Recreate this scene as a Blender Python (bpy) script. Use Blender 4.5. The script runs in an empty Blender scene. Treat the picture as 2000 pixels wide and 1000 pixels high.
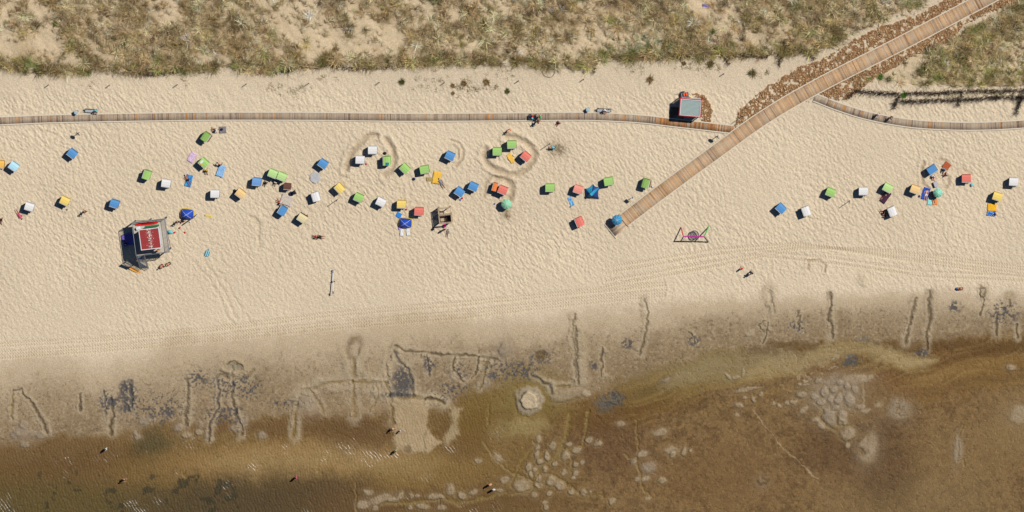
import bpy, bmesh, math, random
import numpy as np
from mathutils import Vector, Matrix
random.seed(7); rng = np.random.default_rng(11)
S = bpy.context.scene
R = math.radians
# ------------------------------------------------------------------ camera
cam_d = bpy.data.cameras.new("camera"); cam = bpy.data.objects.new("camera", cam_d)
S.collection.objects.link(cam); S.camera = cam
DIST = 1200.0
cpos = Vector((0.068, 0.135, 1.0)).normalized() * DIST
cz = cpos.normalized(); cx = Vector((0, 1, 0)).cross(cz).normalized(); cy = cz.cross(cx)
cam.matrix_world = Matrix(((cx.x, cy.x, cz.x, cpos.x), (cx.y, cy.y, cz.y, cpos.y), (cx.z, cy.z, cz.z, cpos.z), (0, 0, 0, 1)))
cam_d.sensor_width = 36; cam_d.lens = 36 * DIST / 150.0
cam_d.clip_start = 10; cam_d.clip_end = 6000
# ------------------------------------------------------------------ light
SUN_EL = R(53); sdir = Vector((0.81 * math.cos(SUN_EL), 0.586 * math.cos(SUN_EL), math.sin(SUN_EL))).normalized()
sd = bpy.data.lights.new("sun", 'SUN'); sd.energy = 5.0; sd.angle = R(0.5); sd.color = (1.0, 0.972, 0.93)
so = bpy.data.objects.new("sun", sd); S.collection.objects.link(so)
so.rotation_euler = (-sdir).to_track_quat('-Z', 'Y').to_euler(); so.location = (0, 0, 200)
w = bpy.data.worlds.new("World"); S.world = w; w.use_nodes = True
nt = w.node_tree; sky = nt.nodes.new('ShaderNodeTexSky'); sky.sky_type = 'NISHITA'; sky.sun_disc = False
sky.sun_elevation = SUN_EL; sky.sun_rotation = math.atan2(sdir.x, sdir.y)
sky.air_density = 0.8; sky.dust_density = 0.1; sky.ozone_density = 9.0
bg = nt.nodes['Background']; bg.inputs['Strength'].default_value = 0.05
nt.links.new(sky.outputs[0], bg.inputs[0])
S.view_settings.view_transform = 'Standard'; S.view_settings.look = 'None'
S.view_settings.exposure = 0.0; S.view_settings.gamma = 1
S.cycles.max_bounces = 5; S.cycles.diffuse_bounces = 1; S.cycles.transparent_max_bounces = 8

# ------------------------------------------------------------------ photo <-> place
SCL = 150.0 / 2000.0
def W(px, py, z=0.0):
    d = (cx * ((px - 1000) * SCL / DIST) + cy * ((500 - py) * SCL / DIST) - cz)
    t = (z - cpos.z) / d.z
    p = cpos + d * t
    return Vector((p.x, p.y, z))
def proj(x, y):
    dx = x - cpos.x; dy = y - cpos.y; dz = -cpos.z
    a = dx * cx.x + dy * cx.y + dz * cx.z; b = dx * cy.x + dy * cy.y + dz * cy.z; c = -(dx * cz.x + dy * cz.y + dz * cz.z)
    return 1000 + a / c * DIST / SCL, 500 - b / c * DIST / SCL

# ------------------------------------------------------------------ materials
def lin(c):
    c = np.asarray(c, float) / 255.0
    return np.where(c <= 0.04045, c / 12.92, ((c + 0.055) / 1.055) ** 2.4)
KILL = 1.40
def A(r, g, b): return lin((r, g, b)) / KILL
MATS = {}
def mat(name, col, rough=0.8, noise=0.12, scale=6.0, metal=0.0, spec=0.3, bump=0.0):
    if name in MATS: return MATS[name]
    m = bpy.data.materials.new(name); m.use_nodes = True; MATS[name] = m
    n = m.node_tree.nodes; l = m.node_tree.links; b = n['Principled BSDF']
    c = [max(0.0, min(1.0, float(v))) for v in A(*col)]
    tc = n.new('ShaderNodeTexCoord'); tx = n.new('ShaderNodeTexNoise'); tx.inputs['Scale'].default_value = scale; tx.inputs['Detail'].default_value = 4
    l.new(tc.outputs['Object'], tx.inputs['Vector'])
    mx = n.new('ShaderNodeMix'); mx.data_type = 'RGBA'
    mx.inputs['A'].default_value = [v * (1 - noise) for v in c] + [1]; mx.inputs['B'].default_value = [min(1, v * (1 + noise)) for v in c] + [1]
    l.new(tx.outputs['Fac'], mx.inputs['Factor']); l.new(mx.outputs['Result'], b.inputs['Base Color'])
    b.inputs['Roughness'].default_value = rough; b.inputs['Metallic'].default_value = metal; b.inputs['Specular IOR Level'].default_value = spec
    if bump:
        bp = n.new('ShaderNodeBump'); bp.inputs['Distance'].default_value = bump; l.new(tx.outputs['Fac'], bp.inputs['Height']); l.new(bp.outputs[0], b.inputs['Normal'])
    return m
def attr_mat(name, attr, rough=0.85, noise=0.2, scale=8.0, spec=0.2, stretch=(1, 1, 1)):
    m = bpy.data.materials.new(name); m.use_nodes = True; MATS[name] = m
    n = m.node_tree.nodes; l = m.node_tree.links; b = n['Principled BSDF']
    at = n.new('ShaderNodeAttribute'); at.attribute_name = attr
    tc = n.new('ShaderNodeTexCoord'); mp = n.new('ShaderNodeMapping'); mp.inputs['Scale'].default_value = stretch
    tx = n.new('ShaderNodeTexNoise'); tx.inputs['Scale'].default_value = scale; tx.inputs['Detail'].default_value = 4
    l.new(tc.outputs['Object'], mp.inputs['Vector']); l.new(mp.outputs[0], tx.inputs['Vector'])
    mr = n.new('ShaderNodeMapRange'); mr.inputs['To Min'].default_value = 1 - noise; mr.inputs['To Max'].default_value = 1 + noise
    mr.inputs['From Min'].default_value = 0.3; mr.inputs['From Max'].default_value = 0.7
    l.new(tx.outputs['Fac'], mr.inputs['Value'])
    vm = n.new('ShaderNodeVectorMath'); vm.operation = 'SCALE'
    l.new(at.outputs['Color'], vm.inputs[0]); l.new(mr.outputs[0], vm.inputs['Scale']); l.new(vm.outputs[0], b.inputs['Base Color'])
    b.inputs['Roughness'].default_value = rough; b.inputs['Specular IOR Level'].default_value = spec
    return m

# ------------------------------------------------------------------ object helpers
def tag(o, label=None, cat=None, group=None, kind=None):
    if label: o['label'] = label
    if cat: o['category'] = cat
    if group: o['group'] = group
    if kind: o['kind'] = kind
    return o
def empty(name, loc, rz=0.0):
    o = bpy.data.objects.new(name, None); S.collection.objects.link(o); o.location = loc; o.rotation_euler = (0, 0, rz); o.empty_display_size = 0.2
    return o
def link(name, me, parent=None, m=None):
    o = bpy.data.objects.new(name, me); S.collection.objects.link(o)
    if parent is not None: o.parent = parent
    if m is not None and not me.materials: me.materials.append(m)
    return o
def slot(o, m):
    o.material_slots[0].link = 'OBJECT'; o.material_slots[0].material = m
def copy_tree(o, parent=None):
    c = o.copy(); S.collection.objects.link(c)
    if parent is not None: c.parent = parent
    for ch in o.children: copy_tree(ch, c)
    return c
class MB:
    def __init__(s): s.v = []; s.f = []
    def add(s, vs, fs):
        o = len(s.v); s.v += [tuple(p) for p in vs]; s.f += [tuple(i + o for i in f) for f in fs]; return s
    def box(s, c, d, rz=0, rx=0, ry=0, tp=1.0):
        M = Matrix.Translation(c) @ Matrix.Rotation(rz, 4, 'Z') @ Matrix.Rotation(ry, 4, 'Y') @ Matrix.Rotation(rx, 4, 'X')
        x, y, z = d[0] / 2, d[1] / 2, d[2] / 2
        vs = [M @ Vector((sx * x * (tp if sz > 0 else 1), sy * y * (tp if sz > 0 else 1), sz * z)) for sz in (-1, 1) for sx, sy in ((-1, -1), (1, -1), (1, 1), (-1, 1))]
        return s.add(vs, [(3, 2, 1, 0), (4, 5, 6, 7), (0, 1, 5, 4), (1, 2, 6, 5), (2, 3, 7, 6), (3, 0, 4, 7)])
    def tube(s, pts, rad, n=8, cap=True):
        pts = [Vector(p) for p in pts]
        if not isinstance(rad, (list, tuple)): rad = [rad] * len(pts)
        vs = []; fs = []
        for i, p in enumerate(pts):
            d = (pts[min(i + 1, len(pts) - 1)] - pts[max(i - 1, 0)]).normalized()
            a = d.orthogonal().normalized() if i == 0 else (pa - d * pa.dot(d)).normalized()
            pa = a; b = d.cross(a)
            for k in range(n):
                t = 2 * math.pi * k / n; vs.append(p + (a * math.cos(t) + b * math.sin(t)) * rad[i])
        for i in range(len(pts) - 1):
            for k in range(n):
                k2 = (k + 1) % n; fs.append((i * n + k, i * n + k2, (i + 1) * n + k2, (i + 1) * n + k))
        if cap:
            fs.append(tuple(range(n - 1, -1, -1))); fs.append(tuple((len(pts) - 1) * n + k for k in range(n)))
        return s.add(vs, fs)
    def prism(s, poly, x0, x1):               # polygon in (y,z) extruded along x
        n = len(poly); vs = [(x0, y, z) for y, z in poly] + [(x1, y, z) for y, z in poly]
        fs = [tuple(range(n)), tuple(range(2 * n - 1, n - 1, -1))] + [(i, i + n, (i + 1) % n + n, (i + 1) % n) for i in range(n)]
        return s.add(vs, fs)
    def ball(s, c, r, seg=10, rings=6, jit=0.0, rnd=random):
        c = Vector(c); r = (r, r, r) if not isinstance(r, (tuple, list)) else r
        vs = [c + Vector((0, 0, r[2]))]
        for i in range(1, rings):
            ph = math.pi * i / rings
            for k in range(seg):
                t = 2 * math.pi * k / seg; j = 1 + rnd.uniform(-jit, jit)
                vs.append(c + Vector((r[0] * math.sin(ph) * math.cos(t) * j, r[1] * math.sin(ph) * math.sin(t) * j, r[2] * math.cos(ph) * j)))
        vs.append(c - Vector((0, 0, r[2]))); fs = []
        for k in range(seg): fs.append((0, 1 + k, 1 + (k + 1) % seg))
        for i in range(rings - 2):
            for k in range(seg):
                a = 1 + i * seg + k; b = 1 + i * seg + (k + 1) % seg; fs.append((a, a + seg, b + seg, b))
        o = 1 + (rings - 2) * seg
        for k in range(seg): fs.append((len(vs) - 1, o + (k + 1) % seg, o + k))
        return s.add(vs, fs)
    def mesh(s, name, smooth=False):
        me = bpy.data.meshes.new(name); me.from_pydata(s.v, [], s.f)
        bm = bmesh.new(); bm.from_mesh(me); bmesh.ops.recalc_face_normals(bm, faces=bm.faces); bm.to_mesh(me); bm.free()
        if smooth: me.polygons.foreach_set('use_smooth', [True] * len(me.polygons))
        return me
    def build(s, name, m, parent=None, smooth=False):
        return link(name, s.mesh(name, smooth), parent, m)
def np_mesh(name, V, F, smooth=False, col=None, attr='col', colp=None):
    me = bpy.data.meshes.new(name); nv = len(V); nf, k = F.shape
    me.vertices.add(nv); me.vertices.foreach_set('co', np.ascontiguousarray(V, np.float32).ravel())
    me.loops.add(nf * k); me.loops.foreach_set('vertex_index', np.ascontiguousarray(F, np.int32).ravel())
    me.polygons.add(nf); me.polygons.foreach_set('loop_start', np.arange(0, nf * k, k, dtype=np.int32))
    me.polygons.foreach_set('loop_total', np.full(nf, k, np.int32))
    if smooth: me.polygons.foreach_set('use_smooth', np.ones(nf, bool))
    me.update(calc_edges=True)
    if col is not None:
        a = me.attributes.new(attr, 'FLOAT_COLOR', 'POINT'); c4 = np.ones((nv, 4), np.float32); c4[:, :col.shape[1]] = col; a.data.foreach_set('color', c4.ravel())
    return me

# ------------------------------------------------------------------ noise
def vnoise(x, y, seed):
    T = np.random.default_rng(seed).random((256, 256)).astype(np.float32)
    xi = np.floor(x).astype(np.int32); yi = np.floor(y).astype(np.int32)
    fx = (x - xi).astype(np.float32); fy = (y - yi).astype(np.float32); fx = fx * fx * (3 - 2 * fx); fy = fy * fy * (3 - 2 * fy)
    x0 = xi & 255; x1 = (xi + 1) & 255; y0 = yi & 255; y1 = (yi + 1) & 255
    a = T[y0, x0]; b = T[y0, x1]; c = T[y1, x0]; d = T[y1, x1]
    return a + (b - a) * fx + (c - a) * fy + (a - b - c + d) * fx * fy
def fbm(x, y, s, o, seed):
    r = 0; a = 1.0; t = 0
    for i in range(o):
        r = r + a * vnoise(x * s * 2 ** i + 17 * i, y * s * 2 ** i + 31 * i, seed + i); t += a; a *= 0.5
    return r / t
def sm(a, b, t):
    t = np.clip((t - a) / (b - a), 0, 1); return t * t * (3 - 2 * t)
# ================================================================== GROUND
FS = 0.085
xf = np.arange(-79, 79 + 1e-6, FS); yf = np.arange(-41, 41 + 1e-6, FS)
g = []; st = FS; p = 0
while p < 1500: st *= 1.35; p += st; g.append(p)
g = np.array(g)
gx = np.concatenate([-79 - g[::-1], xf, 79 + g]); gy = np.concatenate([-41 - g[::-1], yf, 41 + g])
NX, NY = len(gx), len(gy)
X, Y = np.meshgrid(gx, gy); X = X.astype(np.float32); Y = Y.astype(np.float32)
PX, PY = proj(X, Y); PX = PX.astype(np.float32); PY = PY.astype(np.float32)
n_big = fbm(X, Y, 0.12, 3, 1); n_mid = fbm(X, Y, 0.5, 3, 5); n_fine = fbm(X, Y, 2.2, 2, 9)
WX = PX + (n_mid - 0.5) * 14 + (n_fine - 0.5) * 8
WY = PY + (fbm(X, Y, 0.45, 3, 15) - 0.5) * 14 + (fbm(X, Y, 2.0, 2, 19) - 0.5) * 8
def line(pts, x): p = np.array(pts, float); return np.interp(x, p[:, 0], p[:, 1])
L1 = [(0, 705), (200, 692), (400, 668), (560, 655), (750, 640), (1000, 622), (1200, 606), (1400, 592), (1600, 582), (1800, 572), (2000, 566)]
L2 = [(0, 872), (60, 866), (130, 852), (200, 850), (300, 836), (450, 826), (550, 812), (760, 808), (860, 800), (930, 770), (990, 760), (1150, 772), (1230, 752), (1330, 716), (1400, 694), (1500, 682), (1600, 668), (1680, 660), (1780, 672), (1900, 660), (2000, 655)]
EDGE = [(0, 131), (60, 141), (130, 143), (200, 139), (300, 142), (350, 139), (430, 136), (500, 139), (570, 136), (650, 129), (750, 131), (850, 127), (900, 122), (1000, 125), (1080, 134), (1140, 139), (1165, 120), (1250, 116), (1400, 110), (1500, 112), (1540, 104), (1590, 104), (1640, 82), (1720, 45), (1800, 10), (1880, -30), (2200, -200)]
l1 = line(L1, PX); l2 = line(L2, PX); ed = line(EDGE, PX)
def inpoly(px, py, poly):
    r = np.zeros(px.shape, bool); n = len(poly)
    for i in range(n):
        x0, y0 = poly[i]; x1, y1 = poly[(i + 1) % n]
        if y0 == y1: continue
        c = ((y0 > py) != (y1 > py)) & (px < (x1 - x0) * (py - y0) / (y1 - y0) + x0); r ^= c
    return r
RDUNE = [(1700, 158), (1755, 166), (1850, 168), (2000, 166), (4000, 160), (4000, -400), (2300, -200), (1960, 22), (1900, 52), (1865, 72), (1800, 104), (1735, 136)]
PEAT = [(1436, 250), (1442, 220), (1466, 198), (1483, 180), (1516, 164), (1543, 146), (1558, 130), (1602, 119), (1636, 96), (1712, 60), (1796, 26), (1876, -12), (2000, -80), (2100, -90), (1985, 8), (1938, 22), (1880, 50), (1862, 74), (1800, 103), (1742, 132), (1705, 155), (1668, 186), (1645, 197), (1600, 186)]
KPEAT = [(1352, 183), (1374, 184), (1383, 196), (1391, 215), (1386, 232), (1372, 240), (1366, 205), (1360, 192)]
dune = np.maximum(sm(2, -10, WY - ed), inpoly(WX, WY, RDUNE).astype(np.float32))
peat = (inpoly(WX, WY, PEAT) | inpoly(WX, WY, KPEAT)).astype(np.float32)
tdamp = (PY - l1) / (l2 - l1)
# --- height
Z = np.zeros_like(X)
Z -= 0.36 * sm(0, 1, tdamp) + 0.10 * sm(0, 70, PY - l2)
dd = np.clip(ed - PY, 0, None)
Z += dune * (0.35 * sm(0, 30, dd) + 0.5 * (n_big - 0.35) + 0.35 * (n_mid - 0.5))
Z = np.where(PY < 240, Z + 0.12 * (n_mid - 0.5) * sm(240, 200, PY), Z)
# footprints: dense trampled dry sand
u = (X * 0.81 + Y * 0.586); v = (-X * 0.586 + Y * 0.81)
trod = sm(0.12, -0.12, tdamp) * (1 - dune) * (1 - peat)
smoothband = sm(200, 150, PY) * 0.75
rel = 1 - smoothband - 0.45 * sm(480, 620, PY)
wob = (n_mid - 0.5) * 2.4
foot = vnoise(u / 0.40 + wob, v / 0.75 + wob, 31) - 0.5
foot2 = vnoise(u / 0.21 + wob, v / 0.42, 33) - 0.5
calm = 0.25 + 1.5 * fbm(X, Y, 0.11, 3, 41)
Z += trod * rel * calm * (0.022 * foot + 0.125 * foot2)
Z += trod * 0.03 * (n_mid - 0.5)
wetrel = sm(0.0, 0.3, tdamp)
Z += wetrel * (0.035 * (n_fine - 0.5) + 0.05 * (n_mid - 0.5))
# --- colour (surface colours: dry sand, damp sand, mud, algae film; vignetting painted in lower left)
C = np.empty(X.shape + (3,), np.float32); C[:] = A(223, 203, 172)
C *= (0.94 + 0.12 * n_big)[..., None]
def mix(mask, col):
    global C
    C += np.asarray(mask)[..., None] * (np.asarray(col, np.float32) - C)
mix(sm(200, 120, PY) * 0.4 * (1 - dune), A(206, 186, 156))
mix(dune * 0.8, A(212, 188, 150))
litter = dune * sm(0.40, 0.62, fbm(X, Y, 0.16, 3, 51)) * (0.55 + 0.9 * (n_fine - 0.3))
mix(np.clip(litter, 0, 1) * 0.6, A(164, 136, 94))
tn = tdamp + (n_mid - 0.5) * 0.16 + (fbm(X, Y, 0.05, 3, 3) - 0.5) * 0.5 + (n_fine - 0.5) * 0.14
mix(sm(-0.22, 0.14, tn) * 0.75, A(186, 163, 130))
mix(sm(0.08, 0.55, tn) * 0.9, A(160, 138, 106))
mix(sm(0.35, 0.95, tn) * 0.8, A(142, 118, 84)); mix(sm(0.2, 0.5, tn) * sm(0.52, 0.66, fbm(X, Y, 0.35, 3, 65)) * 0.35, A(126, 104, 72))
sp = fbm(X, Y, 3.5, 2, 61)
mix(sm(0.2, 0.6, tn) * sm(0.60, 0.72, sp) * 0.35, A(190, 168, 134))
mix(sm(0.2, 0.6, tn) * sm(0.40, 0.28, sp) * 0.3, A(120, 98, 68))
mix(sm(0.05, 0.5, tn) * sm(0.70, 0.78, fbm(X, Y, 3.0, 2, 63)) * 0.5, A(104, 88, 66)); Z -= sm(0.05, 0.4, tn) * sm(0.66, 0.8, fbm(X, Y, 3.0, 2, 63)) * 0.05
off = WY - l2 + (fbm(X, Y, 0.28, 3, 67) - 0.5) * 34 + (fbm(X, Y, 0.9, 2, 68) - 0.5) * 16
wet = sm(-12, 10, off)
mix(wet, A(126, 98, 54))
mix(sm(10, 40, off) * (0.45 + 0.7 * (n_big - 0.4)), A(122, 98, 52))
# mud colours to the right, shallow water olive to the left
rt = sm(980, 1150, PX + (n_big - 0.5) * 160)
mix(wet * rt * sm(25, 75, off + (n_mid - 0.5) * 60), A(124, 97, 58))
gr = fbm(X, Y, 3.2, 2, 73); C *= (1 + wet * 0.55 * (gr - 0.5) * (0.7 + 1.3 * rt))[..., None]
mot = fbm(X, Y, 1.3, 3, 71)
mix(wet * rt * sm(60, 130, off) * sm(0.45, 0.65, mot) * 0.5, A(142, 114, 74))
mix(wet * rt * sm(60, 130, off) * sm(0.45, 0.32, mot) * 0.45, A(98, 72, 40))
mix(wet * rt * sm(80, 160, off) * sm(0.5, 0.7, n_big) * 0.35, A(138, 110, 72))
def blob(cx_, cy_, rx, ry, col, s, ang=0, soft=0.6, warp=1.0):
    x = PX + (WX - PX) * warp * 2 - cx_; y = PY + (WY - PY) * warp * 2 - cy_; c, s_ = math.cos(R(ang)), math.sin(R(ang))
    d = np.hypot((x * c + y * s_) / rx, (-x * s_ + y * c) / ry)
    m = sm(1 + soft * 0.5, 1 - soft * 0.5, d) * s; mix(m, col); return m
# tide flat patches
lowl = sm(1100, 900, PX)
mix(wet * lowl * sm(925, 1000, PY + (n_big - 0.5) * 60) * sm(900, 500, PX) * 0.85, A(84, 70, 40))  # dark olive shallows, with lens vignetting painted into the lower-left corner
blob(90, 940, 150, 40, A(104, 80, 42), 0.6, soft=1.2)
blob(110, 985, 200, 40, A(100, 84, 42), 0.8, soft=1.3)
blob(140, 890, 190, 34, A(108, 80, 44), 0.7, soft=1.2)
blob(300, 880, 40, 40, A(62, 62, 32), 0.6, soft=1.2)
blob(340, 910, 120, 26, A(112, 86, 38), 0.7, soft=1.2)
blob(620, 890, 300, 36, A(158, 128, 82), 0.85, -4, soft=1.1)
blob(850, 920, 120, 40, A(140, 112, 62), 0.7, -12, soft=1.2)
blob(560, 832, 220, 16, A(110, 80, 42), 0.75, -3, soft=1.2)
blob(700, 850, 80, 34, A(104, 76, 40), 0.8, soft=1.1)
blob(640, 968, 110, 32, A(98, 74, 42), 0.75, soft=1.2)
blob(530, 960, 140, 40, A(88, 70, 40), 0.6, soft=1.2)
blob(430, 985, 170, 34, A(84, 68, 40), 0.6, soft=1.2)
blob(870, 985, 240, 30, A(108, 80, 44), 0.7, soft=1.0)
blob(900, 850, 60, 50, A(112, 84, 40), 0.8, soft=1.0)
blob(930, 800, 40, 60, A(120, 94, 40), 0.8, 15, soft=1.0)
blob(1035, 782, 70, 62, A(126, 104, 52), 0.9, soft=0.7)
blob(1010, 835, 50, 20, A(142, 122, 76), 0.7, soft=1)
blob(1230, 790, 130, 40, A(112, 80, 28), 0.8, -14, soft=1.0)
blob(1330, 740, 130, 34, A(122, 100, 52), 0.75, -14, soft=1.0)
blob(1420, 720, 110, 30, A(140, 122, 80), 0.8, -10, soft=1.0)
BAR = 1
blob(1670, 735, 120, 18, A(120, 84, 38), 0.7, 8, soft=1.0)
blob(1900, 700, 140, 34, A(112, 78, 32), 0.8, -4, soft=1.0)
blob(1950, 730, 90, 22, A(132, 102, 52), 0.6, 0, soft=1.0)
blob(1800, 770, 160, 22, A(126, 94, 46), 0.6, -10, soft=1.0)
blob(1880, 890, 150, 70, A(138, 112, 72), 0.6, -20, soft=1.3)
blob(1800, 985, 170, 50, A(136, 114, 76), 0.5, 0, soft=1.2)
blob(1990, 830, 60, 60, A(142, 116, 76), 0.6, 0, soft=1.2)
blob(1620, 880, 70, 50, A(84, 56, 28), 0.5, 0, soft=1.2)
blob(1730, 900, 60, 90, A(86, 60, 32), 0.55, 0, soft=1.2)
blob(1380, 930, 140, 60, A(124, 94, 54), 0.5, 0, soft=1.2)
blob(1190, 870, 70, 60, A(92, 60, 32), 0.5, 0, soft=1.2)
blob(1190, 785, 26, 14, A(88, 92, 88), 0.6, -10, soft=1.2)
blob(1665, 699, 12, 6, A(70, 74, 78), 0.9, 0, soft=0.5)
blob(1700, 668, 22, 4, A(84, 88, 88), 0.8, 22, soft=0.6)
blob(1362, 770, 3, 3, A(84, 88, 88), 0.8)
for sx_, sy_, k in ((1545, 690, 40), (1520, 712, 50), (1632, 712, 26), (1560, 715, 40)):
    blob(sx_, sy_, k, 4, A(206, 192, 166), 0.6, -6, soft=1.4, warp=3)
# current streaks over the flats
strk = vnoise((PX + 1.2 * (WY - PY) * 4) / 90, (PY + 0.22 * PX + (n_big - 0.5) * 60) / 5.5, 81)
mix(wet * sm(1150, 1280, PX) * sm(130, 60, off) * sm(0.55, 0.8, strk) * 0.4, A(150, 124, 74))
mix(wet * sm(1150, 1280, PX) * sm(130, 60, off) * sm(0.4, 0.2, strk) * 0.35, A(92, 66, 28))
mix(sm(0, 14, WY - 660 - 0.0 * PX) * sm(26, 10, abs(WY - line([(1440, 700), (1500, 683), (1660, 662), (1770, 676), (1850, 668), (2000, 670)], PX))) * sm(1430, 1480, PX) * 0.55 * (PX > 1400), A(90, 62, 20))
# weed specks
wsp = fbm(X, Y, 0.9, 3, 91) + 0.35 * (n_big - 0.5)
mix(wet * sm(560, 420, PX) * sm(905, 935, PY) * sm(0.66, 0.73, wsp) * 0.7, A(52, 50, 30))
mix(wet * sm(0.76, 0.82, fbm(X, Y, 3.4, 2, 95)) * 0.4, A(66, 56, 32))
# --- local features
def rngs(x0, y0, x1, y1, mg):
    a = W(x0 - mg, y1 + mg); b = W(x1 + mg, y0 - mg)
    i0, i1 = np.searchsorted(gx, a.x), np.searchsorted(gx, b.x); j0, j1 = np.searchsorted(gy, a.y), np.searchsorted(gy, b.y)
    return slice(max(j0, 0), max(j1, j0 + 1)), slice(max(i0, 0), max(i1, i0 + 1))
def pdist(sl, pts, wp=1.0):
    x = PX[sl] + (WX[sl] - PX[sl]) * wp * 0.45; y = PY[sl] + (WY[sl] - PY[sl]) * wp * 0.45
    d = np.full(x.shape, 1e9, np.float32)
    for (x0, y0), (x1, y1) in zip(pts[:-1], pts[1:]):
        dx, dy = x1 - x0, y1 - y0; L = dx * dx + dy * dy + 1e-9
        t = np.clip(((x - x0) * dx + (y - y0) * dy) / L, 0, 1); d = np.minimum(d, np.hypot(x - x0 - t * dx, y - y0 - t * dy))
    return d
def cmix(sl, m, col): C[sl] += m[..., None] * (np.asarray(col, np.float32) - C[sl])
DARK = A(92, 76, 54); BLUE = A(82, 79, 78); OLIVE = A(134, 110, 60); PALE = A(178, 158, 126); GREY = A(150, 132, 108)
def trench(pts, w=2.0, depth=0.10, col=DARK, s=0.8, rim=0.4, rimcol=None, wp=1.0):
    xs = [q[0] for q in pts]; ys = [q[1] for q in pts]; sl = rngs(min(xs), min(ys), max(xs), max(ys), w * 6 + 8)
    d = pdist(sl, pts, wp * 1.5) / (0.55 + 1.0 * n_mid[sl]); m = np.exp(-(d / w) ** 2); s = s * (0.45 + 0.9 * n_big[sl]).clip(0, 1)
    Z[sl] += -depth * m + depth * rim * np.exp(-((d - 2.4 * w) / (1.1 * w)) ** 2)
    if rimcol is not None: cmix(sl, np.exp(-((d - 2.8 * w) / (2.3 * w)) ** 2) * 0.6 * (0.3 + 1.2 * n_mid[sl]).clip(0, 1), rimcol)
    cmix(sl, m * s, col)
def mound(cx_, cy_, rx, ry=None, h=0.15, col=PALE, s=0.85, ang=0, moat=0.0, flat=1.0):
    ry = ry or rx; r = max(rx, ry); sl = rngs(cx_ - r, cy_ - r, cx_ + r, cy_ + r, r * 0.9 + 6)
    x = PX[sl] + (WX[sl] - PX[sl]) * 0.55 - cx_; y = PY[sl] + (WY[sl] - PY[sl]) * 0.55 - cy_; c, s_ = math.cos(R(ang)), math.sin(R(ang))
    d = np.hypot((x * c + y * s_) / rx, (-x * s_ + y * c) / ry)
    m = sm(1.25, 0.55 - 0.4 * (1 - flat), d); Z[sl] += h * m * (0.85 + 0.3 * n_fine[sl])
    if moat: Z[sl] -= moat * np.exp(-((d - 1.3) / 0.18) ** 2); cmix(sl, np.exp(-((d - 1.32) / 0.22) ** 2) * 0.45, OLIVE)
    cmix(sl, m * s * (0.45 + 0.9 * n_fine[sl]).clip(0, 1), col); cmix(sl, sm(2.2, 1.0, d) * 0.22 * s, GREY)
def stain(cx_, cy_, rx, ry, col=BLUE, s=0.9, thr=0.5, seed=101):
    sl = rngs(cx_ - rx, cy_ - ry, cx_ + rx, cy_ + ry, 12)
    x = (PX[sl] - cx_) / rx; y = (PY[sl] - cy_) / ry; d = np.hypot(x, y)
    n = fbm(X[sl], Y[sl], 3.6, 3, seed); m = sm(thr, thr + 0.16, n + 0.16 * (1 - d)) * sm(1.3, 0.5, d)
    cmix(sl, m * s, col); Z[sl] -= 0.05 * m
def bar(poly, col, s, edge=10, h=0.0):
    xs = [q[0] for q in poly]; ys = [q[1] for q in poly]; sl = rngs(min(xs), min(ys), max(xs), max(ys), 30)
    ins = inpoly(PX[sl] + (WX[sl] - PX[sl]) * 1.2, PY[sl] + (WY[sl] - PY[sl]) * 1.2, poly); d = pdist(sl, poly + poly[:1], 2.6); m = sm(-edge, edge, np.where(ins, d, -d))
    lay = vnoise((PX[sl] + 2 * (WX[sl] - PX[sl])) / 70, (PY[sl] + 0.14 * PX[sl]) / 5, 83); cmix(sl, np.clip(m * s * (0.62 + 0.55 * lay), 0, 1), col); Z[sl] += h * m
bar([(1330, 722), (1400, 702), (1470, 694), (1540, 684), (1575, 686), (1560, 704), (1500, 722), (1430, 738), (1360, 748), (1290, 758)], A(148, 128, 88), 0.8, 12)
bar([(1480, 706), (1560, 698), (1610, 676), (1660, 664), (1700, 668), (1740, 682), (1790, 694), (1830, 706), (1812, 720), (1780, 726), (1752, 724), (1720, 706), (1690, 690), (1650, 692), (1600, 716), (1550, 734), (1500, 744), (1440, 748)], A(156, 133, 88), 0.95, 9, 0.03)
bar([(1700, 676), (1745, 690), (1790, 702), (1826, 708), (1806, 718), (1776, 722), (1750, 716)], A(166, 142, 98), 0.8, 8)
bar([(1830, 724), (1900, 706), (2010, 690), (2010, 704), (1930, 724), (1860, 740), (1800, 748), (1760, 744)], A(148, 118, 66), 0.7, 12)
bar([(1000, 812), (1060, 818), (1080, 838), (1040, 850), (1000, 846)], A(156, 136, 92), 0.7, 10)
bar([(400, 900), (520, 872), (640, 868), (780, 884), (860, 906), (840, 928), (700, 930), (560, 926), (470, 930)], A(158, 134, 90), 0.6, 22)
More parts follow.
